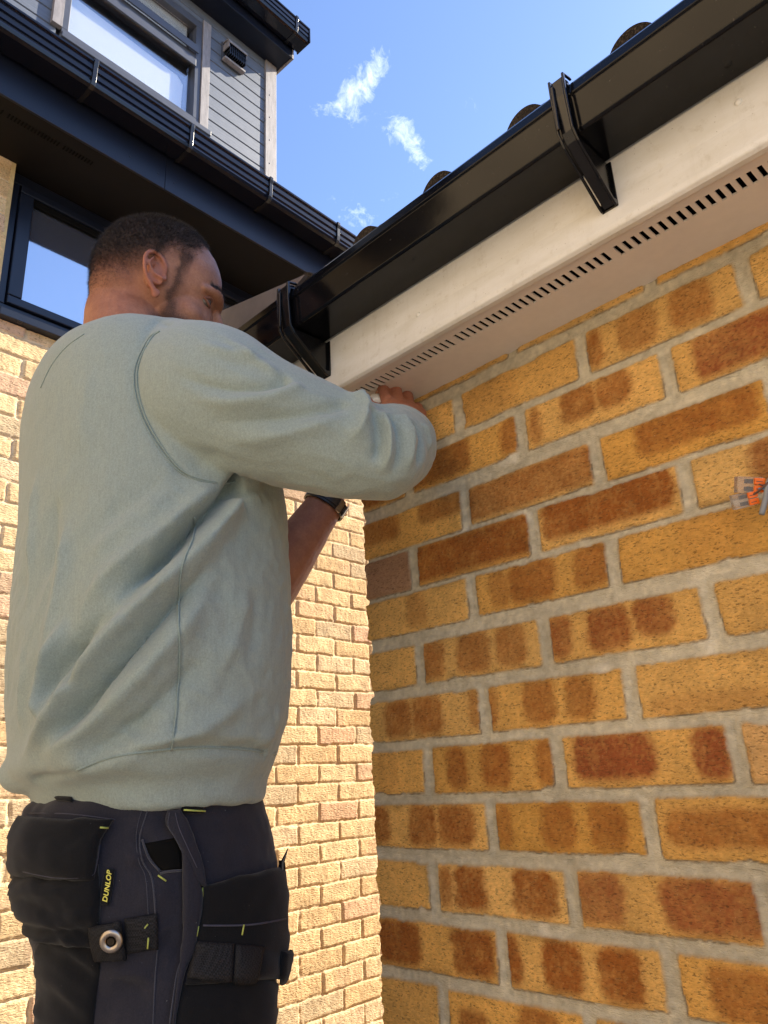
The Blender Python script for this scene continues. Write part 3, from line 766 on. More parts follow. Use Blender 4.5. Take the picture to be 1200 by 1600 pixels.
    # dormer eaves
    e = MB(); e.box(-3.1, -.1085, -.118, .05, 3.7085, 3.718); B(e, 'dormer_soffit', M['darkbd'])
    e = MB(); e.box(-3.1, -.1085, -.130, -.1185, 3.700, 3.90); B(e, 'dormer_fascia', M['darkbd'], bevel=.001)
    e = MB(); e.add([(-.108, -.130, 3.700), (-.108, .10, 3.700), (-.108, .10, 3.93), (-.108, -.130, 3.90), (-.098, -.130, 3.700), (-.098, .10, 3.700), (-.098, .10, 3.93), (-.098, -.130, 3.90)], [(0, 1, 2, 3), (7, 6, 5, 4), (0, 4, 5, 1), (1, 5, 6, 2), (2, 6, 7, 3), (3, 7, 4, 0)])
    B(e, 'dormer_end_board', M['trim'])
    g2 = gut(3.752, .1305, -3.1, -.080, .92, 'dormer_gutter')
    B(MB().box(-.0798, -.072, -.2350, -.1305, 3.752, 3.852), 'stop_end', M['ribgut'], g2, bevel=.002)
    for t in (-.165, -.50, -.9, -1.3): clip(t, 3.752, .1305, .92, g2)
    e = MB(); e.prism([(-.20, 3.87), (3.0, 4.10), (3.0, 4.05), (-.18, 3.85)], 0, -3.1, -.098); B(e, 'dormer_roof', M['roofL'])
    # ground-floor window
    wf = MB(); a, b, z0, z1 = -1.344, .119, 1.646, 2.2495
    y0, y1 = .040, .10
    wf.box(a, b, y0, y1, z0, z0+.045).box(a, b, y0, y1, z1-.045, z1).box(a, a+.036, y0+.0003, y1, z0+.0452, z1-.0452).box(b-.036, b, y0+.0003, y1, z0+.0452, z1-.0452).box(-.64, -.59, y0+.0003, y1, z0+.0452, z1-.0452)
    W2 = B(wf, 'window', M['anthracite'], bevel=.003)
    for (sa, sb) in ((a+.038, -.642), (-.588, b-.038)):
        s_ = MB(); q0, q1 = z0+.047, z1-.047
        for (xa, xb, za, zb) in ((sa, sb, q0, q0+.034), (sa, sb, q1-.034, q1)): s_.box(xa, xb, y0-.012, y1-.01, za, zb)
        for (xa, xb) in ((sa, sa+.050), (sb-.050, sb)): s_.box(xa, xb, y0-.0117, y1-.01, q0+.0342, q1-.0342)
        S_ = B(s_, 'sash', M['anthracite'], W2, bevel=.004)
        s_ = MB(); s_.box(sa+.0502, sb-.0502, y0+.012, y0+.018, q0+.0343, q1-.0343); B(s_, 'pane', M['glassG'], W2)
        s_ = MB(); s_.box(sa+.0502, sb-.0502, y0-.002, y0+.0118, q1-.060, q1-.0345); B(s_, 'pane_top_strip', M['void'], W2)  # black strip across the top of each pane
    s_ = MB(); s_.prism([(.05, 1.602), (-.028, 1.602), (-.030, 1.632), (.05, 1.6455)], 0, a, b); B(s_, 'sill', M['anthracite'], W2, bevel=.003)
    return H


M['gable2'] = simple('buff_reveal', (.58, .44, .22), .9, nscale=50, namt=.25, bstr=.6, bdist=.006)
M['ribgut'] = gloss_black('dark_ribbed_gutter', (.005, .006, .012), .09, .4)
M['clip'] = gloss_black('gutter_clip', (.012, .012, .015), .16, .5)
M['greyframe'] = simple('grey_frame', (.075, .082, .105), .35, .5, nscale=30, namt=.15)
M['skyroom'] = simple('pale_room', (.10, .12, .16), .9)
HOUSE = build_house()


def build_bounce_house():  # unseen house, added to bounce warm light and reflect in the gutter
    N = empty('added_bounce_house', (-2, -5.2, GZ), 'unseen gabled brick house added behind the viewer for warm bounce and reflections', 'building')
    w = MB(); w.add([(-7, -5.3, GZ), (3.5, -5.3, GZ), (3.5, -5.3, 3.4), (-1.8, -5.3, 7.6), (-7, -5.3, 3.4), (-7, -12, GZ), (3.5, -12, GZ), (3.5, -12, 3.4), (-1.8, -12, 7.6), (-7, -12, 3.4)],
        [(0, 4, 3, 2, 1), (5, 6, 7, 8, 9), (0, 1, 6, 5), (1, 2, 7, 6), (0, 5, 9, 4), (2, 3, 8, 7), (3, 4, 9, 8)]); w.build('wall', M['gableN'], N)
    for a_, b_ in ((-7.3, 3.16), (3.8, 3.16)):
        MB().add([(a_, -5.15, b_), (-1.8, -5.15, 7.66), (-1.8, -12.1, 7.66), (a_, -12.1, b_), (a_, -5.15, b_+.12), (-1.8, -5.15, 7.78), (-1.8, -12.1, 7.78), (a_, -12.1, b_+.12)], [(0, 1, 2, 3), (7, 6, 5, 4), (0, 4, 5, 1), (1, 5, 6, 2), (2, 6, 7, 3), (3, 7, 4, 0)]).build('roof', M['tile'], N)
    for x0, z0 in ((-4.2, -.2), (-.2, -.2), (-4.2, 2.4), (-.2, 2.4)):
        f = MB().box(x0, x0+1.3, -5.299, -5.26, z0, z0+1.2).build('window', M['greyframe'], N)
        MB().box(x0+.08, x0+1.22, -5.259, -5.25, z0+.08, z0+1.12).build('pane', M['glassG'], f)
M['gableN'] = simple('buff_brickwork', (.54, .41, .26), .9, nscale=12, namt=.3)
build_bounce_house()
# ------------------------------------------------------------------ person
Hh = np.array([math.sin(YAW), math.cos(YAW), 0.]); Rr = np.array([math.cos(YAW), -math.sin(YAW), 0.]); UP = np.array([0, 0, 1.])


def atH(px, py, D):
    d = ray(px, py); return CAM+d*(D/(d@Hh))


BF = np.array([.10, .995, 0.]); BF /= np.linalg.norm(BF); BS = np.cross(BF, UP)   # facing, his right


def stack(rows, D, k=1.45, n=48, power=2.15, F_=None, S_=None):
    F_ = BF if F_ is None else F_; S_ = BS if S_ is None else S_
    sr, fr = abs(S_@Rr), abs(F_@Rr); V = []; Fc = []
    rows = catmull(np.array([(y, a, b) + ((r[3],) if len(r) > 3 else (D,)) for r in rows for (y, a, b) in [r[:3]]], float), 5)
    for y, xl, xr, d in rows:
        A = atH(xl, y, d); B = atH(xr, y, d); c = (A+B)/2; w = abs((B-A)@Rr)/2; b = w/math.sqrt((k*sr)**2+fr**2); a = k*b
        for j in range(n):
            t = 2*math.pi*j/n; cs, sn = math.cos(t), math.sin(t)
            q = (abs(cs)**power+abs(sn)**power)**(-1/power)
            V.append(c+S_*a*cs*q+F_*b*sn*q)
    m = len(rows)
    for i in range(m-1):
        for j in range(n):
            j2 = (j+1) % n; Fc.append((i*n+j, i*n+j2, (i+1)*n+j2, (i+1)*n+j))
    Fc.append(tuple(range(n))[::-1]); Fc.append(tuple((m-1)*n+j for j in range(n)))
    return V, Fc


def remesh(parts, vox, smooth=4, fac=.5):
    me = bpy.data.meshes.new('r'); mb = MB()
    for V, Fc in parts: mb.add(V, Fc)
    me.from_pydata(mb.v, [], mb.f); me.update()
    bm = bmesh.new(); bm.from_mesh(me); bmesh.ops.recalc_face_normals(bm, faces=bm.faces); bm.to_mesh(me); bm.free()
    o = bpy.data.objects.new('r', me); COL.objects.link(o)
    m = o.modifiers.new('r', 'REMESH'); m.mode = 'VOXEL'; m.voxel_size = vox
    if smooth: s = o.modifiers.new('s', 'SMOOTH'); s.iterations = smooth; s.factor = fac
    bpy.context.view_layer.update()
    out = bpy.data.meshes.new_from_object(o.evaluated_get(bpy.context.evaluated_depsgraph_get()))
    bpy.data.objects.remove(o); bpy.data.meshes.remove(me); return out


def getco(me):
    a = np.empty(len(me.vertices)*3, np.float32); me.vertices.foreach_get('co', a); return a.reshape(-1, 3).astype(float)
def setco(me, P): me.vertices.foreach_set('co', P.astype(np.float32).ravel()); me.update()
def getno(me):
    a = np.empty(len(me.vertices)*3, np.float32); me.vertex_normals.foreach_get('vector', a); return a.reshape(-1, 3).astype(float)


def bvh_of(me):
    P = getco(me); return BVHTree.FromPolygons([tuple(p) for p in P], [tuple(p.vertices) for p in me.polygons])


def cast(bv, px, py, last=None):
    d = ray(px, py); h = bv.ray_cast(Vector(CAM), Vector(d))
    if h[0] is None:
        q = Vector(CAM+d*(last if last else 1.05)); h = bv.find_nearest(q); return np.array(h[0]), np.array(h[1]), None
    return np.array(h[0]), np.array(h[1]), h[3]


def project(bv, pts, res=5):
    P = catmull(np.array(pts, float), res); out = []; no = []; last = None
    for x, y in P:
        a, n, d = cast(bv, x, y, last); last = d or last; out.append(a); no.append(n)
    return np.array(out), np.array(no)


def strokes(me, L, bv):
    P = getco(me); N = getno(me); D = np.zeros(len(P))
    for pts, amp, wd, *rest in L:
        Q, qn = project(bv, pts, 4); s0, s1 = rest if rest else (.25, .25)
        lo, hi = Q.min(0)-wd*3, Q.max(0)+wd*3
        idx = np.where(((P > lo) & (P < hi)).all(1))[0]
        if len(idx) == 0: continue
        p = P[idx]; best = np.full(len(idx), 9.); tt = np.zeros(len(idx)); m = len(Q)-1; bn = np.zeros((len(idx), 3))
        for i in range(m):
            a, b = Q[i], Q[i+1]; ab = b-a; t = np.clip(((p-a)@ab)/max(ab@ab, 1e-12), 0, 1); dd = np.linalg.norm(p-(a+t[:, None]*ab), axis=1)
            u = dd < best; best[u] = dd[u]; tt[u] = (i+t[u])/m; bn[u] = qn[i]
        taper = sstep(0, max(s0, 1e-3), tt)*sstep(0, max(s1, 1e-3), 1-tt)
        ok = (N[idx]*bn).sum(1) > .1
        D[idx] += np.where(ok, amp*np.exp(-(best/wd)**1.55)*taper, 0)
    setco(me, P+N*D[:, None])


def soften(me, it, fac=.5):
    o = bpy.data.objects.new('r', me); COL.objects.link(o); s = o.modifiers.new('s', 'SMOOTH'); s.iterations = it; s.factor = fac
    bpy.context.view_layer.update()
    out = bpy.data.meshes.new_from_object(o.evaluated_get(bpy.context.evaluated_depsgraph_get())); bpy.data.objects.remove(o); bpy.data.meshes.remove(me); return out


def cord(name, bv, pts, r, mat_, parent, lift=.0, res=6, flat=None, dash=None, label=None):
    Q, no = project(bv, pts, res); Q = Q+no*lift
    if len(Q) > 6:
        for _ in range(2): Q[1:-1] = (Q[:-2]+2*Q[1:-1]+Q[2:])/4
    mb = MB()
    if dash is None: mb.add(*tube(Q, [r]*len(Q), 6, res=1))
    else:
        L_ = np.r_[0, np.cumsum(np.linalg.norm(np.diff(Q, axis=0), axis=1))]; s = 0
        while s < L_[-1]-dash*.6:
            a = np.array([np.interp(s+dash*.62*q, L_, Q[:, i]) for q in (0, .5, 1) for i in range(3)]).reshape(3, 3)
            mb.add(*tube(a, [r, r*1.2, r], 5, res=1)); s += dash
    return mb.build(name, mat_, parent, smooth=True, label=label)


def patch(name, bv, left, right, thick, mat_, parent, nu=24, nv=30, bulge=0., lift=.0, roundness=.0, fn=None, label=None, smooth_it=1):
    """cloth panel laid on the body between two edge polylines"""
    Lp = catmull(np.array(left, float), 8); Rp = catmull(np.array(right, float), 8)
    def rs(Q, n):
        s = np.r_[0, np.cumsum(np.linalg.norm(np.diff(Q, axis=0), axis=1))]; t = np.linspace(0, s[-1], n); return np.stack([np.interp(t, s, Q[:, 0]), np.interp(t, s, Q[:, 1])], 1)
    Lp, Rp = rs(Lp, nv), rs(Rp, nv); Pt = np.zeros((nv, nu, 3)); No = np.zeros((nv, nu, 3)); last = 1.05
    for i in range(nv):
        for j in range(nu):
            u = j/(nu-1); x, y = Lp[i]*(1-u)+Rp[i]*u
            a, n, d = cast(bv, x, y, last); last = d or last; Pt[i, j] = a; No[i, j] = n
    for _ in range(smooth_it*3):
        No[1:-1, 1:-1] = (No[:-2, 1:-1]+No[2:, 1:-1]+No[1:-1, :-2]+No[1:-1, 2:]+No[1:-1, 1:-1])/5
    for _ in range(smooth_it): Pt[1:-1, 1:-1] = (Pt[:-2, 1:-1]+Pt[2:, 1:-1]+Pt[1:-1, :-2]+Pt[1:-1, 2:]+Pt[1:-1, 1:-1]*2)/6
    No /= np.linalg.norm(No, axis=2)[..., None]
    U, Vv = np.meshgrid(np.linspace(0, 1, nu), np.linspace(0, 1, nv))
    b = bulge*np.clip(4*U*(1-U), 0, 1)**.6*np.clip(4*Vv*(1-Vv), 0, 1)**.6
    if fn is not None: b = b+fn(U, Vv)
    edge = np.minimum(np.minimum(U, 1-U)*nu, np.minimum(Vv, 1-Vv)*nv); rd = np.where(edge < 1, .55, 1.)
    top = Pt+No*(lift+thick*rd+b)[..., None]; bot = Pt+No*(lift-.0015)
    V = np.vstack([top.reshape(-1, 3), bot.reshape(-1, 3)]); n_ = nu*nv
    i, j = np.meshgrid(np.arange(nv-1), np.arange(nu-1), indexing='ij'); q = np.stack([i*nu+j, (i+1)*nu+j, (i+1)*nu+j+1, i*nu+j+1], -1).reshape(-1, 4)
    F_ = q.tolist()+(q[:, ::-1]+n_).tolist()
    ring = [j for j in range(nu)]+[i*nu+nu-1 for i in range(1, nv)]+[(nv-1)*nu+j for j in range(nu-2, -1, -1)]+[i*nu for i in range(nv-2, 0, -1)]
    for a, b2 in zip(ring, ring[1:]+ring[:1]): F_.append((a, b2, b2+n_, a+n_))
    o = mesh_obj(name, V, F_, mat_, parent, smooth=True, label=label)
    bm = bmesh.new(); bm.from_mesh(o.data); bmesh.ops.recalc_face_normals(bm, faces=bm.faces); bm.to_mesh(o.data); bm.free()
    return o


def build_person():
    D0 = 1.04
    PR = empty('person', tuple(atH(225, 1250, D0)*[1, 1, 0]+[0, 0, -.98]), 'man from behind in sage sweatshirt and black work trousers, reaching up to the soffit', 'person')
    # ---------------- joints
    sh = atH(318, 598, .885); el = atH(592, 712, .87); wr = atH(634, 678, 1.05)
    lel = atH(385, 968, 1.22); lwr = atH(512, 783, 1.25)
    # ---------------- sweatshirt
    rows = [(1262, 54, 415), (1252, 50, 417), (1238, 46, 418), (1224, 38, 420), (1210, 18, 426), (1195, 8, 432), (1165, 11, 441), (1120, 9, 453), (1050, 9, 459), (975, 13, 458), (900, 20, 455), (825, 27, 450),
            (765, 29, 440), (700, 31, 428), (650, 36, 412), (612, 45, 388), (588, 60, 362), (572, 84, 334), (560, 110, 306), (553, 134, 282)]
    parts = [stack(rows, D0, 1.34)]
    # right sleeve (bent arm), then left sleeve
    up_ = [atH(262, 600, .93), atH(325, 622, .885), atH(400, 654, .868), atH(470, 676, .862), atH(540, 699, .86), atH(594, 712, .862)]
    parts.append(tube(up_, [(.086, .075), (.096, .086), (.083, .080), (.071, .072), (.063, .064), (.056, .058)], 28, 6, round_caps=True))
    parts.append(tube([atH(592, 708, .87), atH(616, 698, .93), atH(627, 692, .99), atH(636, 684, 1.045)], [.059, .056, .048, .040], 24, 6, round_caps=True))
    ls = atH(222, 600, D0)-BS*.185
    parts.append(tube([ls+BS*.06, ls+UP*-.01, ls*.5+lel*.5+UP*.01, lel+(ls-lel)*.12], [(.075, .065), (.078, .070), .066, .058], 24, 6, round_caps=True))
    parts.append(tube([lel, lel*.8+lwr*.2], [.056, .050], 24, 1, round_caps=True))
    # trapezius slope between neck and right shoulder
    parts.append(tube([atH(205, 578, 1.0), atH(262, 568, .95), atH(322, 583, .90)], [(.055, .06), (.062, .065), (.058, .06)], 20, 5, round_caps=True))
    parts.append(tube([atH(212, 575, 1.03), atH(150, 588, 1.13), atH(100, 632, 1.19)], [(.052, .060), (.053, .06), (.050, .05)], 20, 5, round_caps=True))
    # droop of cloth over the hem at the back
    parts.append(tube([atH(35, 1208, 1.02), atH(120, 1196, .93), atH(200, 1168, .88)], [(.026, .030), (.026, .028), (.014, .016)], 16, 5, round_caps=True))
    me = remesh(parts, .0033, 16, .6)
    bv = bvh_of(me)
    L = [
        # armpit crease and the long diagonal folds of the back
        ([(378, 752), (348, 778), (312, 812), (262, 865), (215, 905), (172, 950)], -.040, .0075, .02, .40),
        ([(352, 757), (305, 790), (255, 832), (205, 872), (150, 925), (118, 985)], .017, .014, .15, .4),
        ([(374, 775), (342, 822), (300, 872), (240, 932), (185, 990), (130, 1056), (95, 1112), (60, 1160), (22, 1200)], .025, .0135, .04, .25),
        ([(330, 880), (262, 955), (210, 1012), (160, 1070), (122, 1118), (86, 1162)], -.021, .0085, .2, .2),
        ([(172, 950), (120, 1010), (82, 1060), (66, 1110)], -.017, .010, .3, .3),
        ([(345, 905), (280, 990), (222, 1056), (165, 1114), (120, 1152), (60, 1187)], .016, .012, .2, .2),
        ([(330, 1010), (262, 1085), (190, 1145), (120, 1180)], -.013, .010, .3, .2),
        ([(420, 1060), (345, 1120), (260, 1158), (150, 1190), (60, 1220)], .012, .011, .4, .2),
        ([(250, 1120), (190, 1160), (120, 1196)], -.006, .009, .3, .2),
        ([(388, 905), (380, 960), (362, 1015), (330, 1070)], .006, .014, .3, .4),
        ([(400, 910), (398, 980), (384, 1040)], -.004, .012, .3, .4),
        ([(435, 1100), (425, 1140), (395, 1165)], .005, .012, .3, .3),
        ([(108, 960), (80, 1030), (66, 1090), (72, 1130)], .018, .010, .3, .3),
        ([(128, 1000), (120, 1040), (112, 1080)], -.017, .012, .3, .3),
        ([(60, 730), (55, 800), (50, 880), (42, 960)], .008, .010, .3, .4),
        ([(88, 760), (80, 840), (74, 920)], -.007, .012, .3, .3),
        ([(102, 800), (98, 870), (84, 950), (60, 1040)], .007, .010, .3, .3),
        ([(40, 1000), (34, 1080), (30, 1150)], .005, .010, .3, .3),
        ([(290, 745), (230, 800), (160, 850), (110, 890)], .006, .016, .3, .4),
        ([(270, 730), (200, 790), (140, 830)], -.004, .012, .3, .4),
        ([(150, 560), (130, 640), (124, 720)], .003, .02, .4, .4),
        # sleeve
        ([(455, 592), (420, 604), (370, 608), (310, 598), (255, 578)], -.0095, .008, .08, .5),
        ([(408, 565), (350, 552), (300, 535)], .006, .009, .2, .5),
        ([(480, 602), (420, 622), (350, 628), (290, 620)], .008, .009, .1, .5),
        ([(548, 626), (500, 640), (440, 652), (370, 658), (300, 656)], -.0095, .009, .08, .5),
        ([(540, 650), (470, 672), (400, 686), (330, 694)], .007, .010, .2, .5),
        ([(446, 592), (400, 566), (372, 545), (340, 522)], .006, .006, .2, .4),
        ([(556, 618), (574, 640), (562, 672), (530, 694)], .013, .009, .02, .5),
        ([(580, 640), (592, 668), (592, 700), (578, 728)], -.010, .006, .1, .3),
        ([(594, 642), (608, 670), (610, 705), (594, 745)], .008, .006, .1, .3),
        ([(610, 644), (624, 672), (626, 706), (612, 748)], -.010, .0055, .1, .3),
        ([(626, 646), (642, 672), (643, 704), (632, 744)], .007, .0055, .1, .3),
        ([(642, 655), (656, 678), (658, 704), (650, 732)], -.011, .0045, .1, .3),
        ([(656, 660), (667, 684), (667, 708)], .007, .005, .2, .3),
        ([(600, 765), (540, 772), (470, 752), (400, 742)], .003, .012, .3, .4),
        ([(350, 700), (320, 720), (300, 742)], -.003, .012, .3, .3),
        # side dent under arm, front of chest
        ([(372, 752), (400, 758), (438, 764)], -.008, .012, .05, .2),
        ([(380, 770), (375, 820), (360, 880)], -.003, .02, .3, .4),
        # hem joint groove
        ([(45, 1222), (110, 1205), (180, 1180), (270, 1168), (360, 1168), (432, 1177)], -.007, .0065, .05, .05),
        ([(60, 1190), (160, 1160), (270, 1148), (360, 1150), (440, 1150)], .005, .014, .1, .1),
        # armhole groove
        ([(268, 488), (232, 520), (213, 580), (222, 640), (250, 695), (290, 742), (345, 754)], -.0032, .0055, .03, .03),
    ]
    L.append(([(303, 808), (303, 840), (282, 895), (280, 960), (280, 1030), (277, 1100), (268, 1172)], -.0022, .0045, .03, .03))
    strokes(me, L, bv)
    me = soften(me, 1, .5)
    P = getco(me); N = getno(me)
    dv = atH(80, 1140, 1.0)-atH(372, 765, .95); dv /= np.linalg.norm(dv)
    Pa = P-np.outer(P@dv, dv)*.82
    rg = 1-np.abs(fbm(Pa+2., 30., 3)); low_m = sstep(.50, .30, P[:, 2])*sstep(.13, .20, P[:, 2])
    dv2 = atH(560, 700, .87)-atH(320, 620, .9); dv2 /= np.linalg.norm(dv2); Pb = P-np.outer(P@dv2, dv2)*.8
    arm_m = sstep(.0, .10, (P-atH(330, 610, .9))@dv2)
    lo = fbm(P, 9., 3)*.0020*(.25+.75*sstep(.11, .18, P[:, 2]))+fbm(P+5, 34., 2)*.0005+low_m*(rg-.6)*.0030+arm_m*(1-np.abs(fbm(Pb+7., 34., 3))-.6)*.0020
    setco(me, P+N*lo[:, None])
    bv = bvh_of(me)
    SW = finish('sweatshirt', me, M['sweat'], PR, True)
    # stitched seams
    arm = [(250, 518), (236, 530), (214, 580), (223, 640), (251, 695), (291, 741), (345, 755), (368, 752)]
    cord('armhole_seam', bv, arm, .0013, M['seam'], SW, .0008)
    cord('armhole_seam', bv, [(x-5, y+1.5) for x, y in arm], .0008, M['seam'], SW, .0007)
    cord('armhole_seam', bv, [(132, 522), (104, 542), (80, 572), (64, 606)], .0007, M['seam'], SW, .0004)
    cord('side_seam', bv, [(303, 808), (303, 840), (282, 895), (280, 960), (280, 1030), (277, 1100), (268, 1172)], .0012, M['seam'], SW, .0010, res=14)
    cord('hem_seam', bv, [(120, 1203), (180, 1182), (270, 1169), (360, 1169), (430, 1178)], .0014, M['seam'], SW, .0010)
    # ---------------- skin
    hd0 = atH(249, 436, .978)            # midpoint between the ears is behind this
    al = rad(23); Hf = Rr*math.cos(al)+Hh*math.sin(al); pt = rad(-13)
    Hf = Hf*math.cos(pt)+UP*math.sin(pt); Hs = np.cross(Hf, UP); Hs /= np.linalg.norm(Hs); Hu = np.cross(Hs, Hf)
    rl = rad(-4); Hs, Hu = Hs*math.cos(rl)+Hu*math.sin(rl), -Hs*math.sin(rl)+Hu*math.cos(rl)
    h0 = hd0-Hs*.076
    K = np.stack([Hf, Hs, Hu])
    def hp(x, s, z): return h0+Hf*x+Hs*s+Hu*z
    def el_(c, r, tilt=0): return ellipsoid(hp(*c), np.stack([Hf*r[0], Hs*r[1], Hu*r[2]]), 32, 20)
    neckb = atH(208, 575, 1.01)
    bp = [el_((-.010, 0, .046), (.098, .075, .100)), el_((.030, 0, .046), (.064, .066, .078)), el_((.042, 0, -.025), (.056, .058, .074)), el_((.038, 0, -.068), (.050, .050, .044)),
          el_((.078, 0, -.102), (.020, .026, .018)), el_((.052, .038, -.020), (.026, .022, .022)), el_((.052, -.038, -.020), (.026, .022, .022)), el_((-.045, 0, .005), (.055, .062, .06)),
          tube([hp(.066, .052, .028), hp(.086, .034, .036), hp(.093, 0, .032), hp(.086, -.034, .036), hp(.066, -.052, .028)], [.006, .0100, .010, .0100, .006], 12, 4, round_caps=True),
          tube([hp(.088, 0, .030), hp(.101, 0, .008), hp(.114, 0, -.016)], [.009, .009, .011], 12, 4, round_caps=True),
          tube([hp(.100, .014, -.024), hp(.103, 0, -.026), hp(.100, -.014, -.024)], [.007, .008, .007], 10, 3, round_caps=True),
          tube([hp(.086, .024, -.050), hp(.099, 0, -.047), hp(.086, -.024, -.050)], [.005, .0075, .005], 10, 4, round_caps=True),
          tube([hp(.084, .022, -.060), hp(.096, 0, -.061), hp(.084, -.022, -.060)], [.005, .0080, .005], 10, 4, round_caps=True),
          tube([hp(-.030, 0, .0), hp(-.034, 0, -.045), neckb*.6+hp(-.035, 0, -.06)*.4, neckb-UP*.05], [(.058, .060), (.058, .060), (.066, .064), (.075, .08)], 28, 5, up=tuple(Hs), round_caps=True)]
    # eye sockets are left between brow and cheek; ears, both sides
    for sg in (1, -1):
        def e(x, s, z):
            x, z = x*1.14, z*1.14
            x2 = x*math.cos(.22)-z*math.sin(.22); z2 = x*math.sin(.22)+z*math.cos(.22)
            return hp(-.006+x2, sg*(.0725+s+max(0, -x)*.45), .004+z2)
        bp.append(tube([e(.008, .003, -.006), e(-.004, .003, .000), e(-.010, .004, .010), e(-.006, .003, .020)], [(.010, .003)]*4, 10, 4, up=tuple(Hs*sg), round_caps=True))
        rim = [(.012, .000, .004), (.011, .003, .018), (.004, .006, .028), (-.006, .0085, .030), (-.0145, .010, .022), (-.0165, .010, .008), (-.0135, .008, -.006), (-.006, .006, -.018), (.000, .0045, -.026)]
        bp.append(tube([e(*q) for q in rim], [.0024, .0030, .0034, .0036, .0036, .0034, .0034, .0042, .0050], 10, 5, round_caps=True))
        ah = [(.000, .0035, .019), (-.0065, .006, .012), (-.0085, .006, .002), (-.006, .0055, -.008), (.001, .005, -.012), (.006, .0045, -.011)]
        bp.append(tube([e(*q) for q in ah], [.0022, .0026, .0028, .0030, .0030, .0028], 10, 5, round_caps=True))
        bp.append(tube([e(.012, .001, .000), e(.011, .004, -.004)], [.0034, .0036], 10, 1, round_caps=True))
        bp.append(ellipsoid(e(.001, .0045, -.027), np.stack([Hf*.0065, Hs*.0035, Hu*.008])))
        bp.append(ellipsoid(e(-.002, -.004, .004), np.stack([Hf*.014, Hs*.0075, Hu*.024])))
    # torso core, arms, hands
    bp.append(stack([(1245, 90, 380), (1100, 60, 400), (900, 70, 400), (700, 80, 370), (600, 100, 340), (560, 120, 300), (535, 160, 270)], D0, 1.42, 32))
    bp.append(tube([sh+Hh*.02, sh*.5+el*.5-UP*.01, el], [.050, .042, .036], 16, 4, round_caps=True))
    bp.append(tube([el, el*.5+wr*.5, wr], [.036, .033, .028], 16, 4, round_caps=True))
    bp.append(tube([ls, ls*.5+lel*.5, lel], [.055, .048, .042], 16, 4, round_caps=True))
    bp.append(tube([lel, lel*.65+lwr*.35, lel*.25+lwr*.75, lwr], [(.045, .042), (.046, .043), (.037, .034), (.032, .027)], 24, 5, round_caps=True))
    # ---- hands: wrist, knuckle row and curled fingers
    def hand(w, k0, kdir, fdir, back, side, curl, width=.076):
        """w wrist, k0 centre of knuckle row, kdir from index to little finger, fdir along fingers, back = outward normal of the back of the hand"""
        out = []
        kdir = kdir/np.linalg.norm(kdir); fdir = fdir-kdir*(fdir@kdir)*.5; fdir /= np.linalg.norm(fdir)
        out.append(tube([w, w*.6+k0*.4, k0-fdir*.012, k0], [(.026, .030), (.018, .038), (.0145, .040), (.011, .036)], 20, 4, up=tuple(back), round_caps=True))
        ln = [.040, .045, .042, .033]; rd = [.0092, .0096, .0090, .0080]; off = [-.030, -.010, .0105, .029]; dip = [.002, .0, .002, .007]
        for q in range(4):
            b = k0+kdir*off[q]-fdir*dip[q]; spread = (q-1.5)*.05; d0 = fdir+kdir*spread; d0 /= np.linalg.norm(d0)
            pts = [b-d0*.02, b]; rr = [rd[q]*1.02, rd[q]*1.08]; d = d0; c = curl[q]
            for s_, (f_, a_) in enumerate(((1., c[0]), (.62, c[1]), (.5, c[2]))):
                d = d*math.cos(a_)-np.array(back)*math.sin(a_); d /= np.linalg.norm(d)
                bk = back; back_ = back
                pts.append(pts[-1]+d*ln[q]*f_*.5); rr.append(rd[q]*(.97-.05*s_))
                pts.append(pts[-1]+d*ln[q]*f_*.5); rr.append(rd[q]*(1.04-.1*s_))
            out.append(tube(pts, rr, 14, 3, round_caps=True))
            out.append(ellipsoid(b+np.array(back)*.002, np.diag([.0095]*3), 12, 8))
        t0 = w*.55+k0*.45-kdir*.028
        td = fdir*.7-kdir*.75-np.array(back)*.35; td /= np.linalg.norm(td); t2 = fdir*1.-kdir*.15-np.array(back)*.35; t2 /= np.linalg.norm(t2)
        out.append(tube([t0-td*.015, t0+td*.012, t0+td*.034, t0+td*.034+t2*.026, t0+td*.034+t2*.046], [.014, .0125, .0105, .0105, .0085], 14, 3, round_caps=True))
        return out
    k0 = atH(631, 634, 1.098)
    kd = atH(662, 648, 1.115)-atH(600, 626, 1.085)
    bk = -CF*.75+UP*.62+CR*.1; bk -= kd/np.linalg.norm(kd)*(bk@(kd/np.linalg.norm(kd))); bk /= np.linalg.norm(bk)
    fd = np.cross(kd, bk); fd = fd if fd@UP > 0 else -fd; fd /= np.linalg.norm(fd)
    bp += hand(wr, k0, kd, fd, bk, 1, [(.10, .85, .7), (.0, 1.05, .8), (.08, 1.15, .8), (.28, 1.2, .8)])
    lk = lwr*.15+atH(566, 700, 1.235)*.85
    kd2 = CR*.2-CF*.9-UP*.2; f2 = (lk-lwr)/np.linalg.norm(lk-lwr); bk2 = np.cross(kd2, f2); bk2 /= np.linalg.norm(bk2); bk2 = bk2 if bk2@CR > 0 else -bk2
    bp += hand(lwr, lwr+f2*.085, kd2, f2, bk2, -1, [(.2, .8, .6)]*4)
    bm_ = remesh(bp, .0023, 3, .5)
    P = getco(bm_); q = (P-h0)@K.T; x, s, z = q[:, 0], np.abs(q[:, 1]), q[:, 2]
    inhead = (np.linalg.norm(q-[.0, 0, .01], axis=1) < .17)&(P[:, 2] > .55)
    nz = fbm(P, 60., 2)*.006; nz2 = fbm(P+3, 260., 2)*.008
    # hair density: fades towards nape and above the ears; receding at the temple
    low = np.where(x < -.02, -.028-.1*(x+.02)*0, np.interp(x, [-.02, .0, .03, .06, .09], [-.005, .034, .034, .040, .05]))
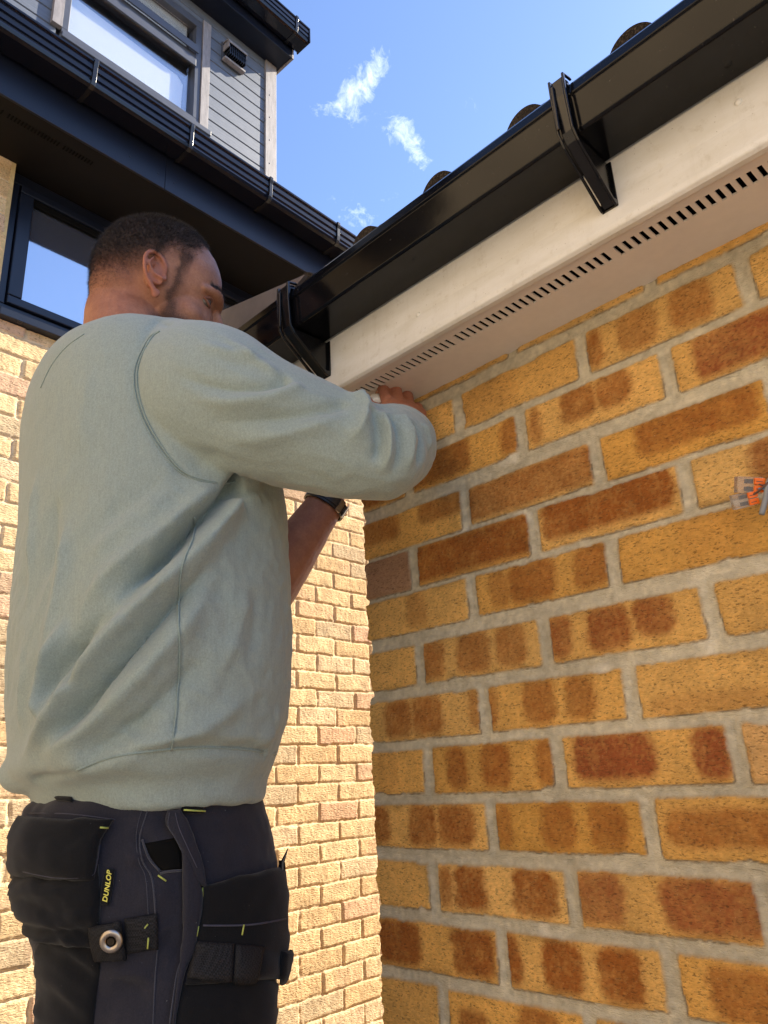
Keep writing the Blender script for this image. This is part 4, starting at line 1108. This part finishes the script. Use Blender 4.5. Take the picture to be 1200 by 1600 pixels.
    low = np.where(x < -.02, np.interp(x, [-.11, -.06, -.02], [-.062, -.048, -.012]), low)
    fade = sstep(low+nz*.5-.010, low+np.where(x < -.02, .090, .058)+nz*.5, z)
    front = sstep(.006, -.020, x-np.interp(z, [.03, .055, .075, .10, .12, .145], [.036, .037, .041, .052, .064, .076])+nz)
    hair = fade*front*(1-.30*sstep(.01, .06, x))
    burn = sstep(.010, .020, x+nz)*sstep(.040, .022, x+nz*.5-.35*np.maximum(0, -z-.01)-.25*np.maximum(0, z-.03))*sstep(-.10, -.07, z)*sstep(.09, .06, z)*.80
    jaw = sstep(.018, -.012, z-np.interp(x, [.0, .02, .05, .08, .1], [-.050, -.030, -.034, -.042, -.040])+nz*.4)*sstep(-.13, -.10, z)*sstep(-.01, .02, x)*.88
    mous = sstep(.010, .004, np.abs(z+.040))*sstep(.083, .09, x)*sstep(.03, .02, s)*.8
    brow = 1.4*sstep(.0070, .002, np.abs(z-.044+np.abs(s-.032)*.12+nz2*.5))*sstep(.068, .078, x)*sstep(.008, .014, s)*sstep(.056, .05, s)
    ear = (np.hypot(x+.008, z-.002) < .036)&(s > .074)
    dens = np.clip(np.maximum.reduce([hair, burn, jaw, mous, brow]), 0, 1)*inhead*(~ear)
    red = np.where(inhead & (ear), .55, 0.)+np.where(inhead, .25*sstep(.05, -.01, z)*sstep(.04, -.05, x), 0.)+np.where(P[:, 2] < .7, .15, 0)*(~inhead)
    red = np.maximum(red, np.where((P[:, 1] > -.12) & (P[:, 2] > .58), .45, 0))
    col = np.stack([dens, red, 0*dens], 1)
    N = getno(bm_)
    setco(bm_, P+N*((fbm(P, 45., 2)*.0008+hair*inhead*(~ear)*(.0022+fbm(P, 300., 2)*.0006))[:, None]))
    BD = finish('body', bm_, M['skin'], PR, True, colors={'Col': col})
    # short hair strands
    P = getco(bm_); N = getno(bm_)
    def hairs(name, w, cnt, ln, wd, parent, lean):
        pr = w/w.sum(); idx = RNG.choice(len(P), cnt, p=pr); b = P[idx]+RNG.normal(0, .0009, (cnt, 3)); n = N[idx]
        d = n*.6+lean[None]*.75+RNG.normal(0, .28, (cnt, 3)); d /= np.linalg.norm(d, axis=1)[:, None]
        l = ln*(.5+.7*RNG.random(cnt))*(.35+.65*w[idx]); sd = np.cross(d, RNG.normal(0, 1, (cnt, 3))); sd /= np.linalg.norm(sd, axis=1)[:, None]
        sd2 = np.cross(d, sd)
        tip = b+d*l[:, None]; b = b-n*.001
        V = np.stack([b+sd*wd, b-sd*wd*.5+sd2*wd*.86, b-sd*wd*.5-sd2*wd*.86, tip], 1).reshape(-1, 3)
        k = np.arange(cnt)*4; F_ = np.stack([np.stack([k, k+1, k+3], 1), np.stack([k+1, k+2, k+3], 1), np.stack([k+2, k, k+3], 1)], 1).reshape(-1, 3)
        o = mesh_obj(name, V, F_, M['hair'], parent); return o
    hw = np.where(dens*inhead > .12, hair*inhead*(~ear), 0)**1.3
    hairs('hair', hw, 52000, .0075, .00017, PR, (Hf*.5-Hu*.35))
    bw = np.maximum(burn, jaw)*inhead*(~ear); hairs('beard', bw, 7000, .0045, .00012, PR, (-Hu*.6+Hf*.2))
    hairs('eyebrow', brow*inhead, 900, .006, .00012, PR, (-Hf*.3+Hs*.5))
    for sg in (1, -1):
        MB().add(*ellipsoid(hp(.0715, sg*.0335, .016), np.diag([.0112]*3), 20, 12)).build('eye', M['eye'], PR, smooth=True)
        for z_, r_ in ((.0215, .0026), (.0110, .0020)):
            lid = MB().add(*tube([hp(.071, sg*.046, .016), hp(.0785, sg*.041, z_), hp(.0815, sg*.033, z_+(.0005 if z_ > .015 else -.0005)), hp(.0785, sg*.024, z_-.001)], [r_]*4, 8, 4, round_caps=True))
            lid.build('eyelid', M['skin'], PR, smooth=True, colors={'Col': np.tile([.62, .3, 0], (len(lid.v), 1))})
    # ---------------- watch on the left wrist
    ax = (lwr-lel)/np.linalg.norm(lwr-lel); wc = lwr-ax*.006
    side_ = CR-ax*(CR@ax); side_ /= np.linalg.norm(side_); fr_ = np.cross(ax, side_)
    if fr_@CF > 0: fr_ = -fr_
    WT = empty('watch', (0, 0, 0), None, None); del_ = [WT.pop(k_) for k_ in list(WT.keys()) if k_ in ('label', 'category')]
    WT.parent = PR; WT.matrix_parent_inverse = MWI(PR)
    def ringband(name, w_, t_, m_, a0=0, a1=360, extra=0., shift=0.):
        mb = MB(); V = []; n_ = 48; ra, rb = .0325, .0355
        for i in range(n_+1):
            a = rad(a0+(a1-a0)*i/n_); d = side_*math.cos(a)*(rb+extra)+fr_*math.sin(a)*(ra+extra); o_ = d/np.linalg.norm(d)
            c = wc+d+ax*shift
            V += [c-ax*w_/2, c+ax*w_/2, c+ax*w_*.46+o_*t_, c-ax*w_*.46+o_*t_]
        F_ = []
        for i in range(n_):
            for j in range(4): F_.append((i*4+j, i*4+(j+1) % 4, (i+1)*4+(j+1) % 4, (i+1)*4+j))
        F_ += [(0, 1, 2, 3), (n_*4+3, n_*4+2, n_*4+1, n_*4)]
        return mb.add(V, F_).build(name, m_, WT)
    ringband('strap', .021, .0032, M['leather'])
    ringband('strap_loop', .006, .0018, M['leather'], 20, 120, .0034, -.003)
    ringband('buckle', .024, .0022, M['metal'], 30, 46, .0030)
    ringband('buckle', .024, .0022, M['metal'], 8, 14, .0030)
    ringband('watch_case', .036, .009, M['leather'], 215, 275, .001)
    # ---------------- trousers
    rows = [(1222, 90, 380), (1238, 62, 396), (1250, 46, 404), (1264, 40, 408), (1300, 36, 416), (1340, 33, 424), (1390, 36, 430), (1440, 50, 432), (1500, 60, 432), (1550, 61, 430), (1600, 62, 424), (1660, 66, 412), (1700, 72, 400)]
    tp = [stack(rows, D0, 1.22, power=2.25)]
    hip = atH(236, 1620, D0)
    kn = []
    for sg in (1, -1):
        o_ = .085 if sg > 0 else .040; a = hip+BS*sg*o_; b = hip+BS*sg*(o_+.01)+BF*.04-UP*.30; c = hip+BS*sg*(o_+.02)+BF*.01; c[2] = -.90
        tp.append(tube([a+UP*.05, a-UP*.1, b, (b+c)/2, c], [(.10, .10), (.095, .095), .078, .07, .062], 24, 5, round_caps=True)); kn.append(c)
    tm = remesh(tp, .0045, 8, .6)
    bt = bvh_of(tm)
    L = [([(140, 1268), (215, 1275), (300, 1270)], -.003, .010, .3, .3),
         ([(215, 1330), (240, 1350), (262, 1362)], -.005, .012, .3, .3), ([(210, 1395), (240, 1400), (280, 1392)], .004, .012, .3, .3),
         ([(120, 1490), (180, 1505), (240, 1500)], -.004, .010, .3, .3), ([(150, 1530), (200, 1520), (240, 1530)], .006, .008, .3, .3), ([(150, 1515), (195, 1540), (238, 1548)], -.005, .006, .3, .3), ([(205, 1300), (225, 1312), (240, 1306)], -.005, .007, .3, .3), ([(190, 1345), (215, 1338), (232, 1342)], .004, .007, .3, .3), ([(320, 1290), (350, 1300), (400, 1290)], -.003, .01, .3, .3), ([(150, 1570), (200, 1555), (240, 1570)], -.004, .010, .3, .3),
         ([(248, 1470), (290, 1490)], -.005, .01, .3, .3), ([(250, 1240), (258, 1280), (262, 1310)], -.004, .01, .3, .3),
         ([(300, 1300), (340, 1330), (355, 1375)], .003, .018, .4, .4), ([(375, 1280), (365, 1330), (352, 1370)], -.003, .012, .3, .3)]
    strokes(tm, L, bt); tm = soften(tm, 2)
    P = getco(tm); N = getno(tm); setco(tm, P+N*(fbm(P, 16., 3)*.0032+fbm(P*np.array([1, 1, 2.]), 45., 2)*.0008)[:, None]); bt = bvh_of(tm)
    TR = finish('trousers', tm, M['navy'], PR, True)
    nse = lambda sc, am: (lambda U, V: am*fbm(np.stack([U*3, V*3, 0*U+sc], -1), 1., 3))
    # rear bellows pocket with flap
    pk = patch('rear_pocket', bt, [(28, 1350), (19, 1375), (15, 1402), (20, 1432), (42, 1456), (75, 1472)], [(154, 1350), (156, 1375), (158, 1400), (157, 1430), (156, 1452), (155, 1478)], .006, M['blackcloth'], TR, 34, 32, .009, 0, fn=lambda U, V: .005*fbm(np.stack([U*2+V*2, V*4-U*2, 0*U+1], -1), 1.4, 3)-.003*np.exp(-((V-.62-.2*U)/.09)**2), label='black bellows pocket at the back of the trousers')
    fl = patch('pocket_flap', bt, [(42, 1276), (31, 1300), (24, 1325), (24, 1350), (32, 1366)], [(180, 1284), (168, 1302), (160, 1318), (156, 1345), (152, 1375)], .006, M['blackcloth'], pk, 30, 22, .010, .007, fn=nse(2, .0025))
    bf = bvh_of(fl.data); bpk = bvh_of(pk.data)
    cord('thread_bar', bf, [(157, 1293), (170, 1295)], .0009, M['thread'], fl, .0018)
    cord('flap_stitching', bf, [(36, 1362), (90, 1372), (146, 1368), (152, 1345), (156, 1320)], .0005, M['darkthread'], fl, .0002)
    cord('flap_stitching', bt, [(46, 1271), (110, 1272), (180, 1281)], .0007, M['darkthread'], fl, .0006)
    lp_ = patch('lower_panel', bt, [(62, 1462), (60, 1500), (58, 1550), (60, 1640)], [(155, 1478), (157, 1510), (152, 1550), (142, 1640)], .004, M['blackcloth'], TR, 20, 24, .004, 0, fn=lambda U, V: .004*fbm(np.stack([U, V*6-U*2, 0*U+3], -1), 1.3, 3), label='black panel down the back of the thigh')
    # brand tag with printed lettering, reading upwards
    tg = patch('brand_tag', bt, [(168, 1357), (161, 1380), (159, 1412)], [(181, 1358), (178, 1385), (172, 1413)], .0016, M['blackcloth'], TR, 8, 14, 0, .003)
    btg = bvh_of(tg.data)
    tmsh = text_mesh('DUNLOP', 10.5, .0, .16, .32, 1.06); Pt = getco(tmsh)
    w_ = Pt[:, 0].max()-Pt[:, 0].min(); hgt = Pt[:, 1].max()-Pt[:, 1].min()
    base = np.array([167.2, 1385.]); dirx = np.array([8., -52.]); L_ = np.linalg.norm(dirx); dx_ = dirx/L_; dy_ = np.array([dx_[1], -dx_[0]])
    newP = []
    for p_ in Pt:
        u = p_[0]/w_*50.; v = p_[1]/hgt*8.0; c_ = base+dx_*u+dy_*v+np.array([-.0011*u*u, 0])*1.2+np.array([1.4, 0])
        a, n_, d_ = cast(btg, c_[0], c_[1], 1.0); newP.append(a+n_*.0007)
    setco(tmsh, np.array(newP)); finish('brand_lettering', tmsh, M['tagtext'], tg)
    # seams of the trousers
    for off in (0, 9):
        cord('leg_seam', bt, [(233-off*.9, 1258), (226-off, 1282), (218-off*.6, 1310), (222-off*.6, 1345), (236-off, 1368), (241-off*1.2, 1400), (243-off*1.2, 1440)], .0009 if off == 0 else .0005, M['navyseam'], TR, .0004)
    cord('leg_seam', bt, [(246, 1485), (242, 1540), (238, 1640)], .0009, M['navyseam'], TR, .0004)
    cord('pocket_edge', bt, [(222, 1312), (232, 1340), (250, 1362)], .0012, M['navyseam'], TR, .0006)
    cord('pocket_edge', bt, [(250, 1366), (262, 1362), (284, 1360)], .0012, M['navyseam'], TR, .0006)
    cord('thread_bar', bt, [(247, 1369), (259, 1377)], .0009, M['thread'], TR, .0018)
    po = patch('pocket_opening', bt, [(226, 1318), (236, 1340), (252, 1360)], [(280, 1308), (283, 1335), (284, 1358)], .0008, M['void'], TR, 10, 10)
    # hammer-loop webbing with press stud
    wb = patch('webbing_strap', bt, [(196, 1435), (197, 1460), (198, 1487)], [(246, 1426), (247, 1452), (246, 1482)], .003, M['web'], TR, 14, 14, .001, .002)
    bw_ = bvh_of(wb.data)
    cord('thread_bar', bw_, [(232, 1428), (231, 1444)], .0009, M['thread'], wb, .0018); cord('thread_bar', bw_, [(232, 1464), (231, 1481)], .0009, M['thread'], wb, .0018)
    sb = patch('stud_tab', bt, [(146, 1443), (149, 1470), (156, 1500)], [(191, 1437), (196, 1465), (201, 1494)], .004, M['web'], TR, 14, 16, .002, .006)
    bs_ = bvh_of(sb.data); c_, n_, _ = cast(bs_, 174.5, 1469.5, 1.)
    n_ = n_*.6-CF*.4; n_ /= np.linalg.norm(n_)
    tu = np.cross(n_, UP); tu /= np.linalg.norm(tu); tv = np.cross(n_, tu)
    st = MB(); R1, R2 = .0082, .0024; V = []; F_ = []
    for i in range(28):
        A_ = 2*math.pi*i/28; o_ = tu*math.cos(A_)+tv*math.sin(A_)
        for j in range(10):
            B_ = 2*math.pi*j/10; V.append(c_+n_*.0016+o_*(R1+R2*1.5*math.cos(B_))+n_*R2*math.sin(B_))
    for i in range(28):
        for j in range(10): F_.append((i*10+j, ((i+1) % 28)*10+j, ((i+1) % 28)*10+(j+1) % 10, i*10+(j+1) % 10))
    st.add(V, F_)
    st.build('press_stud', M['metal'], sb, smooth=True)
    MB().add(*tube([c_+n_*.0005, c_+n_*.0032], [.0045, .0036], 16, 1)).build('stud_socket', M['void2'], sb)
    # holster pocket on the front of the thigh, with folded-back edge band
    hl = patch('holster_pocket', bt, [(316, 1384), (312, 1420), (306, 1455), (298, 1500), (290, 1540)], [(452, 1350), (452, 1395), (449, 1440), (446, 1490), (440, 1530)], .007, M['blackcloth'], TR, 34, 30, .006, .004, fn=nse(5, .002), label='black holster pocket on the side of the thigh')
    bh = bvh_of(hl.data)
    cord('pocket_stitching', bh, [(318, 1446), (360, 1446), (400, 1444), (446, 1436)], .0010, M['darkthread'], hl, .0006)
    cord('thread_bar', bh, [(319, 1387), (319, 1401)], .0009, M['thread'], hl, .0018)
    cord('thread_bar', bh, [(312, 1447), (309, 1463)], .0009, M['thread'], hl, .0018)
    cord('thread_bar', bh, [(380, 1444), (377, 1461)], .0009, M['thread'], hl, .0018)
    w1 = patch('webbing_band', bh, [(306, 1470), (300, 1500), (294, 1528)], [(366, 1474), (364, 1506), (362, 1536)], .003, M['web'], hl, 16, 14, .001)
    w2 = patch('webbing_band', bh, [(368, 1476), (366, 1508), (364, 1537)], [(412, 1480), (406, 1510), (400, 1542)], .0035, M['web'], hl, 12, 14, .002)
    tb = patch('pull_tab', bh, [(438, 1486), (436, 1510), (437, 1535)], [(455, 1484), (452, 1510), (446, 1545)], .004, M['blackcloth'], hl, 8, 12, .001, .003)
    op = patch('holster_opening', bt, [(432, 1345), (434, 1362)], [(450, 1344), (452, 1362)], .006, M['void'], hl, 8, 6, .0, .004)
    low_ = patch('holster_pocket', bt, [(288, 1536), (278, 1570), (268, 1640)], [(440, 1532), (434, 1565), (426, 1640)], .005, M['blackcloth'], TR, 24, 18, .002, .001, fn=nse(6, .002), label='black cloth of the holster below its webbing')
    # hanging band (tool-pocket edge) running from the waist down the leg
    bd = patch('edge_band', bt, [(263, 1266), (261, 1290), (272, 1310), (290, 1345), (306, 1382)], [(281, 1265), (290, 1284), (302, 1320), (314, 1350), (318, 1386)], .004, M['navy'], TR, 8, 30, .001, .006, label='folded stitched band running down from the waist')
    bb = bvh_of(bd.data)
    cord('band_stitching', bb, [(265, 1270), (263, 1290), (275, 1310), (292, 1344), (308, 1380)], .0007, M['navyseam'], bd, .0004); cord('band_stitching', bb, [(274, 1270), (279, 1292), (292, 1322), (308, 1356)], .0005, M['darkthread'], bd, .0004)
    fb = patch('side_flap', bt, [(284, 1310), (283, 1360), (284, 1420), (284, 1480), (276, 1560), (268, 1640)], [(308, 1384), (312, 1400), (308, 1440), (300, 1490), (286, 1540), (270, 1640)], .003, M['navy'], TR, 8, 30, .003, .006)
    cord('band_stitching', bt, [(284, 1500), (276, 1540), (268, 1600)], .001, M['navyseam'], fb, .008)
    bl_ = patch('belt_loop', bt, [(283, 1258), (284, 1272)], [(316, 1258), (316, 1272)], .003, M['blackcloth'], TR, 8, 6, 0, .003)
    cord('thread_bar', bt, [(285, 1268), (316, 1270)], .0009, M['thread'], bl_, .0085)
    bl2 = patch('belt_loop', bt, [(84, 1246), (90, 1252)], [(114, 1248), (114, 1254)], .002, M['blackcloth'], TR, 8, 6, 0, .002)
    # boots
    for c in kn:
        b_ = MB(); b_.add(*tube([c+UP*.06, c-UP*.02], [.056, .052], 20, 1)); 
        b_.add(*tube([c-UP*.035-BF*.05, c-UP*.035+BF*.05, c-UP*.045+BF*.15, c-UP*.05+BF*.20], [(.045, .044), (.042, .048), (.030, .048), (.022, .038)], 20, 4, round_caps=True))
        b_.build('boot', M['leather'], PR, smooth=True)
    return kn, bt, k0, fd, bk


M['navyseam'] = fabric('navy_seam', (.045, .047, .062), 600., .3)
M['void2'] = simple('stud_hole', (.05, .04, .03), .4, .5, .8)
KN, BT, K0, FD, BK = build_person()
# hop-up platform the man stands on (below the frame)
pc = (KN[0]+KN[1])/2
HP = empty('hop_up_platform', (pc[0], pc[1], GZ), 'low aluminium work platform under the man', 'platform')
MB().box(pc[0]-.45, pc[0]+.45, pc[1]-.2, pc[1]+.25, -.99, -.96).build('deck', M['alu'], HP, bevel=.005)
for sx in (-.42, .42):
    for sy in (-.17, .22): MB().cyl((pc[0]+sx, pc[1]+sy, GZ), (pc[0]+sx, pc[1]+sy, -.99), .018).build('leg', M['alu'], HP)
# white trim piece in the right hand
tc_ = atH(588, 616, 1.09)
MBt = MB(); MBt.add(*tube([tc_-UP*.012, tc_+UP*.008+Hh*.02], [(.004, .010), (.004, .010)], 12, 1)); q_ = MBt.build('plastic_trim_piece', M['blind'], None, bevel=.001)
tag(q_, 'small white plastic piece held by the hand at the soffit', 'trim piece')
# pencil tip standing in the holster
a_ = atH(441, 1348, 1.0)
q_ = MB().add(*tube([a_-UP*.08, a_, a_+UP*.016+CR*.007], [.0028, .0026, .0005], 8, 1)).build('pencil', M['clip'], None)
tag(q_, 'thin dark pointed tool sticking out of the black holster pocket', 'pencil')


def build_cable():
    C_ = empty('electric_cable', (.655, 0, .34), 'grey cable out of the brick wall with blue and brown wires in orange lever connectors', 'cable')
    def w(y, px, py): d = ray(px, py); t = (y-CAM[1])/d[1]; return CAM+d*t
    MB().add(*tube([w(.01, 1230, 752), w(-.02, 1212, 742), w(-.03, 1201, 755), w(-.032, 1196, 780), w(-.034, 1190, 804)], [.0030]*5, 14, 6)).build('sheath', M['greycable'], C_, smooth=True)
    MB().add(*tube([w(-.030, 1204, 762), w(-.032, 1196, 763), w(-.032, 1184, 764)], [.0013]*3, 10, 6)).build('blue_wire', M['bluewire'], C_, smooth=True)
    MB().add(*tube([w(-.030, 1206, 750), w(-.034, 1196, 758), w(-.034, 1184, 768), w(-.033, 1172, 776)], [.0012]*4, 10, 6)).build('brown_wire', M['brownwire'], C_, smooth=True)
    MB().add(*tube([w(-.030, 1206, 752), w(-.033, 1194, 758), w(-.033, 1184, 756), w(-.033, 1180, 757)], [.0008]*4, 8, 6)).build('brown_wire', M['brownwire'], C_, smooth=True)
    for (cx, cy, ang, s, lb) in ((1171, 758, 2, 1., 'upper lever connector'), (1163, 781, -14, .92, 'lower lever connector')):
        c = w(-.033, cx, cy); a = rad(ang); ex = CR*math.cos(a)-CU*math.sin(a); ey = CR*math.sin(a)+CU*math.cos(a); ez = -CF; k = .00092*s
        def bx(mb, x0, x1, y0, y1, z0, z1):
            V = [c+ex*k*x+ey*k*y+ez*k*z for z in (z0, z1) for y in (y0, y1) for x in (x0, x1)]
            return mb.add(V, [(0, 2, 3, 1), (4, 5, 7, 6), (0, 1, 5, 4), (1, 3, 7, 5), (3, 2, 6, 7), (2, 0, 4, 6)])
        b_ = bx(MB(), -16, 14, -9.5, 9.5, -5, 4.5).build('connector', M['clear'], C_, bevel=.0008, label=lb)
        for y0 in (-8.2, .6):
            bx(MB(), 2.5, 14.5, y0, y0+7.6, 4.6, 8.2).build('lever', M['orange'], b_, bevel=.0006)
            bx(MB(), -6, 2.2, y0+1.2, y0+6.2, -3, 4.0).build('contact', M['void2'], b_)
            bx(MB(), 4, 11, y0+3.2, y0+4.0, 8.21, 8.5).build('lever_slot', M['brownwire'], b_)
build_cable()
